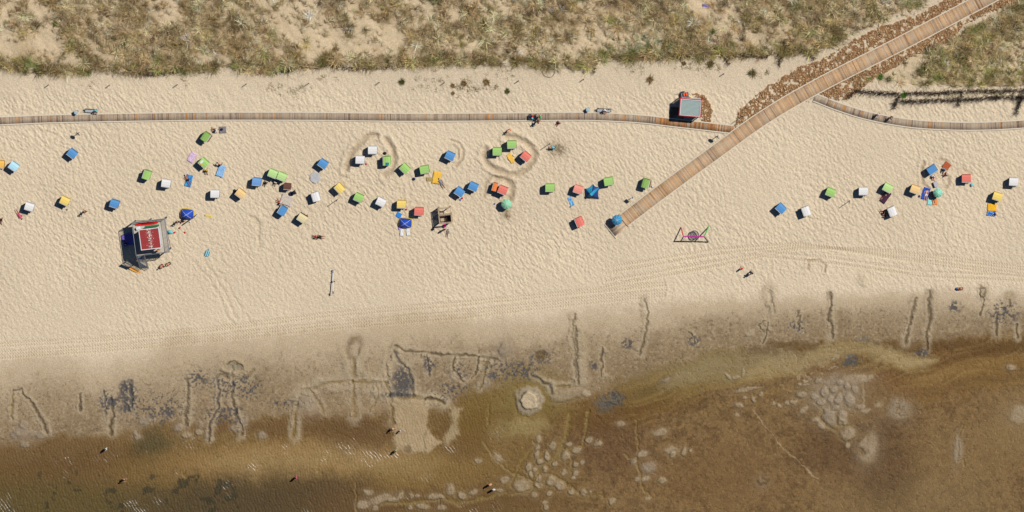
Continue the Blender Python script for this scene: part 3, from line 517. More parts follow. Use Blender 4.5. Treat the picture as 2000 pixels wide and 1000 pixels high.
def path_pts(pp, step):
    P = [W(*q) for q in pp]; out = []
    # Catmull-Rom through the points, evenly stepped
    Q = [P[0] * 2 - P[1]] + P + [P[-1] * 2 - P[-2]]
    dense = []
    for i in range(1, len(Q) - 2):
        a, b_, c, d = Q[i - 1], Q[i], Q[i + 1], Q[i + 2]
        for k in range(40):
            t = k / 40; dense.append(0.5 * ((2 * b_) + (c - a) * t + (2 * a - 5 * b_ + 4 * c - d) * t * t + (3 * b_ - a - 3 * c + d) * t ** 3))
    dense.append(P[-1]); acc = 0; out = [dense[0]]; 
    for i in range(1, len(dense)):
        a = dense[i - 1]; L = (dense[i] - a).length
        while acc + L >= step:
            a = a + (dense[i] - a) * ((step - acc) / max(L, 1e-9)); L = (dense[i] - a).length; acc = 0; out.append(a.copy())
        acc += L
    return out
def plank_col(kind, s, r):
    if kind == 'main':
        base = np.array([224, 185, 143.]) * r.uniform(0.88, 1.06) + np.array([6, 0, -6]) * r.normal()
        if r.random() < 0.10: base = np.array([180, 142, 106.]) * r.uniform(0.85, 1.1)
        if r.random() < 0.02: base = np.array([196, 176, 150.])
        return base
    new = kind == 'grey' and (s > 0.90)
    if new and r.random() < 0.86: return np.array([186, 130, 82.]) * r.uniform(0.8, 1.12)
    if r.random() < 0.07: return np.array([206, 146, 86.]) * r.uniform(0.85, 1.05)
    if r.random() < 0.12: return np.array([196, 178, 152.]) * r.uniform(0.9, 1.05)
    if r.random() < 0.10: return np.array([136, 116, 100.])
    return np.array([188, 164, 138.]) * r.uniform(0.88, 1.08)
def boardwalk(name, label, pp, width, kind, pw=0.145, z0=0.14, gap=0.008, edge=0.13):
    pts = path_pts(pp, pw); N = len(pts); V = []; F = []; Cc = []; r = np.random.default_rng(len(pts)); ph = 0
    L = []; Rr = []
    for i in range(N - 1):
        a, b_ = pts[i], pts[i + 1]; d = (b_ - a).normalized(); nrm = Vector((-d.y, d.x, 0)); o = len(V)
        e = width / 2 + r.uniform(-0.015, 0.015); zt = z0 + r.uniform(-0.004, 0.004)
        a2 = a + d * gap * 0.5; b2 = b_ - d * gap * 0.5
        for zz in (zt - 0.04, zt):
            for q in (a2 - nrm * e, b2 - nrm * e, b2 + nrm * e, a2 + nrm * e): V.append((q.x, q.y, zz))
        F += [(o + 4, o + 5, o + 6, o + 7), (o, o + 1, o + 5, o + 4), (o + 1, o + 2, o + 6, o + 5), (o + 2, o + 3, o + 7, o + 6), (o + 3, o, o + 4, o + 7), (o + 3, o + 2, o + 1, o)]
        c = A(*plank_col(kind, i / N, r)); Cc += [c] * 8
        if i % 3 == 0 or i == N - 2: L.append(a + nrm * (width / 2 + 0.05)); Rr.append(a - nrm * (width / 2 + 0.05))
    ob = link(name, np_mesh(name, np.array(V), np.array(F), False, np.array(Cc)), None, wood_m); tag(ob, label, "boardwalk", kind='structure')
    for nm, E in (("edge_board", L), ("edge_board", Rr)):
        m = MB()
        for q0, q1 in zip(E[:-1], E[1:]):
            dv = q1 - q0; m.box(((q0.x + q1.x) / 2, (q0.y + q1.y) / 2, z0 - 0.035 + r.uniform(-.004, .004)), (dv.length - 0.004, edge, 0.14), math.atan2(dv.y, dv.x))
        m.build(nm, edge_m, ob)
    return ob
MAIN = [(2010, -47), (1920, 0), (1761, 84), (1604, 164), (1494, 228), (1400, 295), (1300, 368), (1217, 431)]
SIDE = [(-60, 239), (0, 236), (100, 232), (250, 229), (400, 227), (600, 227), (800, 229), (1000, 228), (1130, 227), (1200, 229), (1260, 233), (1320, 240), (1434, 253)]
EAST = [(1591, 190), (1640, 209), (1700, 227), (1780, 241), (1860, 246), (1930, 246), (2000, 242), (2060, 236)]
boardwalk("main_boardwalk", "wide pale timber boardwalk running diagonally from the dunes to the sand", MAIN, 1.98, 'main', 0.15, 0.20)
boardwalk("shore_boardwalk", "long narrow grey plank boardwalk along the foot of the dunes", SIDE, 1.08, 'grey', 0.14, 0.12, edge=0.16)
boardwalk("curving_boardwalk", "narrow grey plank boardwalk curving away below the brushwood fences", EAST, 1.08, 'east', 0.14, 0.12, edge=0.16)
# landing at the beach end of the main boardwalk: boards run along its length
V = []; F = []; Cc = []; r = np.random.default_rng(5); a = W(1217, 432); e = W(1193, 451); d = (e - a).normalized(); nrm = Vector((-d.y, d.x, 0)); Ln = (e - a).length
for k in range(14):
    y0 = -1.0 + k * 0.143; o = len(V)
    for zz in (0.10, 0.15):
        for s, t in ((0.05, y0), (Ln, y0), (Ln, y0 + 0.13), (0.05, y0 + 0.13)):
            q = a + d * s + nrm * t; V.append((q.x, q.y, zz))
    F += [(o + 4, o + 5, o + 6, o + 7), (o, o + 1, o + 5, o + 4), (o + 1, o + 2, o + 6, o + 5), (o + 2, o + 3, o + 7, o + 6), (o + 3, o, o + 4, o + 7)]; Cc += [A(*(np.array([214, 186, 154]) * r.uniform(.85, 1.05)))] * 8
o = link("boardwalk_landing", np_mesh("boardwalk_landing", np.array(V), np.array(F), False, np.array(Cc)), None, wood_m); tag(o, "square timber landing under the blue parasol at the boardwalk end", "landing", kind='structure')
q = a + d * (Ln + 0.06); MB().box((q.x, q.y, 0.10), (0.10, 2.7, 0.16), math.atan2(d.y, d.x)).build("end_board", edge_m, o)
# ================================================================== PEAT CLODS
bm = bmesh.new(); bmesh.ops.create_icosphere(bm, subdivisions=1, radius=1.0); bv = np.array([v.co[:] for v in bm.verts]); bf = np.array([[v.index for v in f.verts] for f in bm.faces]); bm.free()
def scatter(poly, nmax, seed):
    r = np.random.default_rng(seed); xs = [q[0] for q in poly]; ys = [q[1] for q in poly]
    return np.array([(x, y) for x, y in zip(r.uniform(max(min(xs), -30), min(max(xs), 2030), nmax), r.uniform(max(min(ys), -30), max(ys), nmax)) if bool(inpoly(np.array([x]), np.array([y]), poly)[0])])
pc = np.concatenate([scatter(PEAT, 30000, 3), scatter(KPEAT, 260, 4)])
r = np.random.default_rng(8); extra = pc[r.integers(0, len(pc), 260)] + r.normal(0, 7, (260, 2)); pc = np.concatenate([pc, extra])
def main_dist(px, py):
    d = np.full(px.shape, 1e9)
    for (x0, y0), (x1, y1) in zip(MAIN[:-1], MAIN[1:]):
        dx, dy = x1 - x0, y1 - y0; t = np.clip(((px - x0) * dx + (py - y0) * dy) / (dx * dx + dy * dy), 0, 1); d = np.minimum(d, np.hypot(px - x0 - t * dx, py - y0 - t * dy))
    return d
pc = pc[main_dist(pc[:, 0], pc[:, 1]) > 15]; pc = pc[~((pc[:, 0] > 1320) & (pc[:, 0] < 1369) & (pc[:, 1] > 190) & (pc[:, 1] < 236))]
pos = np.array([W(*q)[:2] for q in pc]); keep = fbm(pos[:, 0], pos[:, 1], 1.9, 2, 131) > 0.30; pos = pos[keep]; M_ = len(pos)
s = r.uniform(0.05, 0.14, M_) * np.where(r.random(M_) < 0.12, 1.5, 1); jit = 1 + r.uniform(-0.33, 0.33, (M_, len(bv), 1)); rz = r.uniform(0, 6.28, M_)
sc3 = np.stack([s * r.uniform(.8, 1.4, M_), s * r.uniform(.7, 1.1, M_), s * r.uniform(.45, .75, M_)], 1)
Vv = bv[None] * jit * sc3[:, None]; c_, s_ = np.cos(rz)[:, None], np.sin(rz)[:, None]
Vv = np.stack([Vv[..., 0] * c_ - Vv[..., 1] * s_, Vv[..., 0] * s_ + Vv[..., 1] * c_, Vv[..., 2]], -1)
Vv[..., 0] += pos[:, :1]; Vv[..., 1] += pos[:, 1:]; Vv[..., 2] += (H(pos[:, 0], pos[:, 1]) + s * 0.15)[:, None]
cl = np.array([A(176, 140, 100), A(192, 156, 114), A(154, 120, 84), A(216, 190, 150)])[r.choice(4, M_, p=[.42, .27, .22, .09])] * r.uniform(.85, 1.15, (M_, 1))
me = np_mesh("peat_clods", Vv.reshape(-1, 3), (bf[None] + (np.arange(M_) * len(bv))[:, None, None]).reshape(-1, 3), False, np.repeat(cl, len(bv), 0))
o = link("peat_clods", me, None, attr_mat("crumbly_peat", "col", 0.95, 0.3, 9)); tag(o, "loose brown peat clods heaped along both sides of the boardwalk", "peat clods", kind='stuff')
# ================================================================== DUNE GRASS
grass_m = attr_mat("dry_marram_grass", "col", 0.8, 0.15, 2.0, 0.15)
def blades(px, py, n_per, Lr, spread, cols, lean, r, wd=(0.022, 0.05), up=(0.35, 0.9), zoff=0.0):
    P = np.array([W(x, y)[:2] for x, y in zip(px, py)]); K = len(P); T = K * n_per
    b_ = np.repeat(P, n_per, 0) + r.normal(0, spread, (T, 2)); z = H(b_[:, 0], b_[:, 1]) - 0.02 + zoff
    ang = r.uniform(0, 2 * np.pi, T); dx = np.cos(ang) + lean[0]; dy = np.sin(ang) + lean[1]; nn = np.hypot(dx, dy) + 1e-6; dx /= nn; dy /= nn
    L = np.repeat(r.uniform(*Lr, K), n_per) * r.uniform(.6, 1.1, T); el = r.uniform(*up, T); wv = r.uniform(*wd, T) / 2
    h1 = L * .55; p1 = np.stack([b_[:, 0] + dx * h1 * np.cos(el), b_[:, 1] + dy * h1 * np.cos(el), z + h1 * np.sin(el)], 1)
    e2 = el - 0.55; p2 = p1 + np.stack([dx * L * .45 * np.cos(e2), dy * L * .45 * np.cos(e2), L * .45 * np.sin(e2)], 1)
    sx, sy = -dy, dx; p0 = np.stack([b_[:, 0], b_[:, 1], z], 1); S_ = np.stack([sx, sy, np.zeros(T)], 1)
    V = np.stack([p0 - S_ * wv[:, None], p0 + S_ * wv[:, None], p1 + S_ * wv[:, None] * .9, p1 - S_ * wv[:, None] * .9, p2 - S_ * wv[:, None] * .25, p2 + S_ * wv[:, None] * .25], 1)
    i0 = np.arange(T)[:, None] * 6; F = np.concatenate([i0 + np.array([[0, 1, 2, 3]]), i0 + np.array([[3, 2, 5, 4]])]); 
    c = np.repeat(cols, n_per, 0) * r.uniform(.75, 1.25, (T, 1)); return V.reshape(-1, 3), F, np.repeat(c, 6, 0)
r = np.random.default_rng(21); NC = 23000
px = r.uniform(-40, 2040, NC); py = r.uniform(-40, 172, NC); edl = line(EDGE, px)
left = py < edl - 4 + 16 * (np.random.default_rng(77).random(NC) ** 3); right = inpoly(px, py, RDUNE); pe = inpoly(px, py, PEAT); q = np.array([W(x, y)[:2] for x, y in zip(px, py)])
dn = fbm(q[:, 0], q[:, 1], 0.16, 3, 51); d2 = fbm(q[:, 0], q[:, 1], 0.5, 2, 53)
def bl(cx_, cy_, rx, ry): return np.exp(-(((px - cx_) / rx) ** 2 + ((py - cy_) / ry) ** 2))
hf = fbm(q[:, 0], q[:, 1], 1.1, 2, 57)
dens = (0.15 + 0.95 * sm(0.40, 0.58, dn * .62 + d2 * .38)) * sm(0.30, 0.62, hf) * 1.15
dens *= 1 - 0.9 * bl(60, 95, 70, 40) - 0.7 * bl(75, 30, 30, 40); dens += 0.8 * bl(1800, 15, 140, 34) * (px > 1560) * (px < 1800) + 0.5 * right * sm(1780, 1850, px)
dens += 0.75 * bl(1680, 25, 110, 36) + 0.5 * np.exp(-((py - edl + 8) / 7) ** 2) * (px < 1560)
dens *= 1 - 0.8 * bl(1560, 95, 50, 24) - 0.6 * bl(1430, 30, 26, 60) - 0.5 * bl(560, 95, 60, 26) - 0.4 * bl(330, 60, 30, 60) - 0.5 * bl(690, 90, 50, 30) - 0.4 * bl(860, 80, 50, 40)
dens += 0.5 * bl(1270, 85, 90, 26) + .4 * bl(1030, 40, 80, 60) + .3 * bl(200, 40, 90, 60) + .3 * bl(430, 60, 90, 60)
ok = (left | right) & ~pe & (main_dist(px, py) > 34) & (r.random(NC) < np.clip(dens, 0, 1))
px, py, dn, d2 = px[ok], py[ok], dn[ok], d2[ok]; K = len(px); edl = edl[ok]
straw, olive, green, dark, blue = A(246, 216, 166), A(196, 170, 112), A(150, 158, 82), A(176, 142, 98), A(160, 176, 130)
t = r.random(K); near = np.exp(-np.clip(edl - py, 0, 200) / 26.)
cols = np.where((t < 0.62)[:, None], straw, np.where((t < 0.80)[:, None], dark, olive))
cols = np.where((r.random(K) < 0.3 * near)[:, None], olive, cols)
cols = np.where((r.random(K) < 0.02 + 0.06 * near)[:, None], green, cols)
cols = np.where((r.random(K) < 0.75 * np.exp(-(((px - 1270) / 75) ** 2 + ((py - 88) / 22) ** 2)))[:, None], blue, cols)
cols = np.where((r.random(K) < 0.6 * inpoly(px, py, RDUNE) * sm(110, 150, py))[:, None], np.where((r.random(K) < .65)[:, None], A(186, 172, 104), green), cols)
rt_ = np.random.default_rng(31); NT = 3600; tx_ = rt_.uniform(-30, 2030, NT); ty_ = rt_.uniform(-35, 170, NT); te = line(EDGE, tx_)
ne = 420; ex = rt_.uniform(-20, 1560, ne); tx_ = np.concatenate([tx_, ex]); ty_ = np.concatenate([ty_, line(EDGE, ex) - rt_.normal(3, 9, ne)]); te = line(EDGE, tx_)
qq = np.array([W(x, y)[:2] for x, y in zip(tx_, ty_)]); th_ = fbm(qq[:, 0], qq[:, 1], 0.16, 3, 51) * .6 + fbm(qq[:, 0], qq[:, 1], 0.5, 2, 53) * .4
okt = ((ty_ < te + 2) | inpoly(tx_, ty_, RDUNE)) & ~inpoly(tx_, ty_, PEAT) & (main_dist(tx_, ty_) > 36) & ((rt_.random(len(tx_)) < sm(.36, .60, th_) * .8 + .06) | (np.arange(len(tx_)) >= NT)) & ~((tx_ < 120) & (ty_ > 55) & (ty_ < 118) & (rt_.random(len(tx_)) < .85))
tx_, ty_, te = tx_[okt], ty_[okt], te[okt]; kt = rt_.random(len(tx_)); nr_ = np.exp(-np.clip(te - ty_, 0, 300) / 22.)
tcol = np.where((kt < .40)[:, None], A(240, 206, 152), np.where((kt < .68)[:, None], A(196, 160, 112), A(178, 156, 98))); tcol = np.where((rt_.random(len(tx_)) < .35 * nr_)[:, None], A(160, 146, 86), tcol); tcol = np.where((rt_.random(len(tx_)) < .02 + .06 * nr_)[:, None], A(128, 150, 70), tcol)
cols = cols * np.exp(rt_.normal(-.10, .48, (K, 1))); tcol = tcol * np.exp(rt_.normal(-.16, .50, (len(tx_), 1)))
TV, TF, TC = blades(tx_, ty_, 42, (0.9, 1.7), 0.20, tcol, (0.35, 0.55), rt_, (0.02, 0.05), (0.45, 1.3))
V, F, Cc = blades(px, py, 12, (0.45, 1.3), 0.09, cols, (0.75, 0.95), r, (0.018, 0.045), (0.35, 1.05))
V, F, Cc = np.concatenate([V, TV]), np.concatenate([F, TF + len(V)]), np.concatenate([Cc, TC])
o = link("dune_grass", np_mesh("dune_grass", V, F, False, np.clip(Cc, .01, .9)), None, grass_m); tag(o, "dense dry straw-brown marram grass covering the dunes", "dune grass", kind='stuff')
# scattered creeping weeds at the dune foot
r = np.random.default_rng(22); wx = np.concatenate([r.normal(a, s, k) for a, s, k in ((560, 22, 14), (640, 10, 6), (575, 10, 8), (880, 26, 26), (840, 16, 10), (910, 12, 10), (960, 16, 10), (980, 14, 8), (1230, 20, 12), (1350, 18, 16), (1400, 20, 14), (1480, 16, 12), (1860, 40, 30), (1690, 14, 20), (1950, 30, 24), (370, 20, 12), (170, 10, 4))])
wy = np.concatenate([r.normal(a, s, k) for a, s, k in ((172, 6, 14), (155, 4, 6), (180, 5, 8), (165, 9, 26), (168, 8, 10), (178, 6, 10), (172, 6, 10), (140, 8, 8), (132, 6, 12), (125, 6, 16), (128, 6, 14), (146, 6, 12), (186, 3, 30), (152, 8, 20), (184, 4, 24), (152, 6, 12), (166, 3, 4))])
cc = np.where((r.random(len(wx)) < .55)[:, None], A(140, 120, 80), np.where((wx > 1650)[:, None], A(96, 128, 44), A(116, 106, 62)))
V, F, Cc = blades(wx, wy, 14, (.2, .45), .16, cc, (.3, .4), r, (.02, .045), (.2, .7))
o = link("creeping_weeds", np_mesh("creeping_weeds", V, F, False, np.clip(Cc, .01, .9)), None, grass_m); tag(o, "sparse low weeds and dry sprigs scattered on sand below the dunes", "weeds", kind='stuff')
# single tufts: plants of their own
TU = [(785, 160, .42, 'g', "round dark green grass tuft standing alone on the sand, furthest left of the lone tufts"), (884, 167, .3, 's', "small brown grass tuft beside the marker post between two larger tufts"),
      (906, 162, .45, 's', "wide brown grass tuft with a long trailing edge, right of the small brown tuft"), (951, 160, .5, 's', "big spiky straw-coloured grass tuft above the small green tuft"),
      (991, 178, .38, 'g', "small spiky olive grass tuft alone on sand nearest the shore boardwalk"), (1270, 155, .5, 's', "tall feathery brown grass tuft alone on the sand left of the red-framed hut"),
      (1388, 124, .55, 'o', "broad olive grass tuft at the dune foot beside the blocky dune shadows"), (1470, 142, .55, 'o', "dark olive grass tuft at the foot of the dunes nearest the peat strip"),
      (1720, 150, .42, 'v', "bright green bush on the peat edge below the boardwalk"), (885, 182, .22, 's', "low thin brown grass sprig below the small brown tuft"), (1766, 186, .4, 'v', "bright green leafy weed growing between the two brushwood fences"),
      (1336, 124, .3, 'o', "small olive grass tuft at the dune edge left of the broad olive tuft"), (868, 75, .0, '', ""), (655, 97, .45, 's', "dark round grass tuft on a sandy patch in the left dunes"), (108, 45, .35, 'v', "dark green shrub on the pale sandy dune at far left")]
for x, y, sz, k, lb in TU:
    if sz == 0: continue
    c = {'g': A(92, 96, 48), 's': A(146, 118, 74), 'o': A(118, 106, 62), 'v': A(84, 128, 40)}[k]; nb = 120
    rr = np.random.default_rng(int(x)); base = W(x, y); V, F, Cc = blades(np.array([x]), np.array([y]), nb, (sz * 1.2, sz * 1.5), sz * .28, c[None], (0, 0), rr, (.03, .06), (.3, 1.3))
    z0 = hz(base); V = V - np.array([base.x, base.y, z0]); o = link("grass_tuft", np_mesh("grass_tuft", V, F, False, np.clip(Cc, .01, .9)), None, grass_m); o.location = (base.x, base.y, z0)
    tag(o, lb, "grass tuft", "lone grass tufts on the sand")
# ================================================================== BRUSHWOOD FENCES
twig_m = mat("dead_brushwood", (88, 70, 56), 0.95, 0.3, 4)
def brush(pts, label, h=0.7, dens=52, width=0.30, seed=1):
    r = random.Random(seed); P = [W(*q) for q in pts]; m = MB(); o0 = P[0].copy(); o0.z = hz(o0)
    for a, b_ in zip(P[:-1], P[1:]):
        L = (b_ - a).length; d = (b_ - a) / L; nr = Vector((-d.y, d.x, 0))
        for k in range(int(L * dens)):
            s = a + d * r.uniform(0, L) + nr * r.gauss(0, width * .5); s.z = hz(s) - .03; hh = 1.45 * h * r.uniform(.4, 1.15)
            t = s + Vector((r.gauss(0, .26), r.gauss(0, .26), hh)); mid = s.lerp(t, .55) + Vector((r.gauss(0, .03), r.gauss(0, .03), 0))
            m.tube([s - o0, mid - o0, t - o0], [.024, .018, .006], 3, False)
        for k in range(int(L * 2)):
            s = a + d * r.uniform(0, L) + nr * r.gauss(0, width * .8); s.z = hz(s) + r.uniform(.02, .2); e = s + d * r.gauss(0, .4) + nr * r.gauss(0, .18); m.tube([s - o0, e - o0], [.014, .008], 3, False)
    o = link("brushwood_fence", m.mesh("brushwood_fence"), None, twig_m); o.location = o0; tag(o, label, "brush fence", "brushwood sand fences in the dunes")
BF = [([(1652, 194), (1664, 182), (1674, 177)], "short dark brushwood fence along the lower edge of the peat strip", .4), ([(1674, 177), (1700, 180), (1756, 183)], "dark brushwood fence nearest the peat strip, left of the first cross fence", .75),
      ([(1766, 182), (1820, 182), (1880, 178)], "upper brushwood fence between the first and second cross fences", .6), ([(1884, 177), (1940, 178), (2012, 176)], "upper brushwood fence at the right edge, above the lower one", .5),
      ([(1760, 198), (1820, 196), (1876, 195)], "lower brushwood fence between the first and second cross fences", .7), ([(1882, 194), (1940, 190), (2012, 189)], "lower brushwood fence at the right edge", .8),
      ([(1758, 184), (1752, 198), (1746, 212)], "first short cross fence of brushwood pointing at the curving boardwalk", .8), ([(1880, 178), (1878, 192), (1870, 206)], "second short cross fence of brushwood, in the middle of the rows", .8),
      ([(1997, 178), (1992, 200), (1985, 222)], "third short cross fence of brushwood at the right edge", .9),
      ([(1164, 112), (1200, 110), (1255, 110)], "left half of the brushwood fence below the green dune grass", .35), ([(1260, 110), (1300, 111), (1350, 109)], "right half of the brushwood fence below the green dune grass", .4),
      ([(1162, 104), (1161, 122), (1162, 140)], "short cross fence of brushwood at the left end of the green grass", .6), ([(1405, 108), (1440, 108), (1500, 110)], "brushwood fence above the olive grass tufts near the peat strip", .55),
      ([(1412, 96), (1420, 112), (1424, 126)], "short cross fence of brushwood above the broad olive tuft", .6), ([(1534, 74), (1532, 100), (1520, 128)], "slanting brushwood fence in the sandy hollow beside the peat strip", .6), ([(1562, 98), (1580, 106), (1592, 116)], "short brushwood fence in the sandy hollow, nearest the peat", .5),
      ([(498, 140), (530, 141), (568, 137)], "dark brushwood fence along the left dune edge", .45), ([(250, 142), (290, 146), (345, 140)], "low brushwood fence under the left dune edge", .3), ([(575, 130), (650, 128), (690, 135)], "thin brushwood fence right of the dark left one", .22), ([(0, 130), (22, 134)], "brushwood fence at the far left edge", .5), ([(690, 135), (760, 131), (830, 126)], "thin brushwood fence at the dune edge above the green tuft", .22)]
for i, (p_, lb, h_) in enumerate(BF): brush(p_, lb, h_, seed=i)
# ================================================================== HOODED BEACH CHAIRS
wick = mat("brown_wicker", (128, 100, 72), 0.9, 0.3, 30, bump=0.01); wick_d = mat("dark_wicker", (74, 52, 40), 0.9, 0.3, 30)
white_f = mat("white_trim_cloth", (236, 234, 228), 0.85, 0.05); cush = {}
def stripe_mat(name, c1, c2, sc):
    m = bpy.data.materials.new(name); m.use_nodes = True; n = m.node_tree.nodes; l = m.node_tree.links; b = n['Principled BSDF']; b.inputs['Roughness'].default_value = .9
    tc = n.new('ShaderNodeTexCoord'); wv = n.new('ShaderNodeTexWave'); wv.bands_direction = 'X'; wv.inputs['Scale'].default_value = sc; cr = n.new('ShaderNodeValToRGB'); cr.color_ramp.interpolation = 'CONSTANT'
    cr.color_ramp.elements[0].color = (*A(*c1), 1); cr.color_ramp.elements[1].position = .5; cr.color_ramp.elements[1].color = (*A(*c2), 1)
    l.new(tc.outputs['Object'], wv.inputs['Vector']); l.new(wv.outputs['Fac'], cr.inputs[0]); l.new(cr.outputs[0], b.inputs['Base Color']); return m
ROOF = {'blue': (92, 152, 206), 'sky': (118, 164, 216), 'ice': (188, 230, 244), 'green': (168, 210, 118), 'pale_green': (192, 226, 146), 'moss': (150, 188, 100), 'white': (238, 235, 230), 'yellow': (248, 216, 118),
        'apricot': (246, 206, 142), 'amber': (250, 196, 96), 'cream': (230, 214, 166), 'coral': (236, 128, 112), 'salmon': (244, 156, 136), 'orange': (246, 140, 76), 'brown': (112, 74, 62)}
RM = {}
for k, c in ROOF.items():
    RM[k] = mat("hood_cloth_" + k, c, 0.8, 0.07, 9, spec=0.2)
BK = {k: mat('shell_' + k, tuple(v * .78 for v in c), 0.9, 0.2, 30, bump=0.01) for k, c in ROOF.items()}
SEAT = {k: stripe_mat("striped_seat_" + k, tuple(v * .85 for v in ROOF[k]), (232, 232, 226), 2.6) for k in ('blue', 'green', 'coral', 'yellow', 'white')}
SEATOF = {'blue': 'blue', 'sky': 'blue', 'ice': 'blue', 'green': 'green', 'pale_green': 'green', 'moss': 'green', 'coral': 'coral', 'salmon': 'coral', 'orange': 'coral', 'yellow': 'yellow', 'apricot': 'yellow', 'amber': 'yellow', 'cream': 'white', 'white': 'white', 'brown': 'white'}
def hood_profile(): return [(-.56, 1.50), (-.50, 1.575), (-.18, 1.605), (.18, 1.59), (.44, 1.50), (.52, 1.36)]
def beach_chair():
    t = empty("hooded_beach_chair", (0, 0, 0))
    m = MB(); m.box((0, 0, .27), (1.18, .86, .40)); m.box((0, .02, .05), (1.22, .9, .10))
    for s in (-1, 1): m.prism([(-.40, .47), (-.44, .80), (-.22, .84), (-.52, 1.36), (-.52, 1.50), (.42, 1.47), (.50, 1.30), (.42, .47)], s * .59 - .025, s * .59 + .025)
    m.prism([(.40, .47), (.49, 1.30), (.43, 1.48), (.39, 1.47), (.45, 1.30), (.36, .47)], -.565, .565)
    m.build("basket", wick, t)
    p = hood_profile(); m = MB(); m.prism(p + [(y, z - .03) for y, z in reversed(p)], -.655, .655); rf = m.build("hood", RM['blue'], t)
    m = MB()
    for y, z in ((-.18, 1.605), (.18, 1.59)): m.box((0, y, z + .004), (1.29, .022, .022))
    m.build("seam", RM['blue'], rf)
    m = MB()
    for k in range(9):
        x = -.64 + k * 1.28 / 9; wd = 1.28 / 9; o = len(m.v)
        vs = [(x, -.585, 1.50), (x + wd, -.585, 1.50)] + [(x + wd / 2 + wd / 2 * math.cos(a), -.60, 1.43 - .07 * math.sin(a)) for a in (0, .8, 1.57, 2.34, 3.14)]
        vs2 = [(a, b - .012, c) for a, b, c in vs]; nn = len(vs); m.add(vs + vs2, [tuple(range(nn)), tuple(range(2 * nn - 1, nn - 1, -1))] + [(i, (i + 1) % nn, (i + 1) % nn + nn, i + nn) for i in range(nn)])
    m.box((0, -.575, 1.515), (1.31, .05, .03)); m.build("valance", white_f, t)
    MB().box((0, -.05, .51), (1.10, .66, .09)).build("seat_cushion", SEAT['blue'], t)
    MB().box((0, .30, .86), (1.10, .09, .66), rx=-.16).build("back_cushion", SEAT['blue'], t)
    for s in (-1, 1): MB().box((s * .585, -.40, .86), (.16, .42, .03)).build("armrest", wick, t)
    for s in (-1, 1): MB().box((s * .27, -.60, .22), (.48, .34, .10)).box((s * .27, -.60, .09), (.40, .28, .16)).build("footrest", wick, t)
    return t
CH = "hooded beach chairs on the sand"
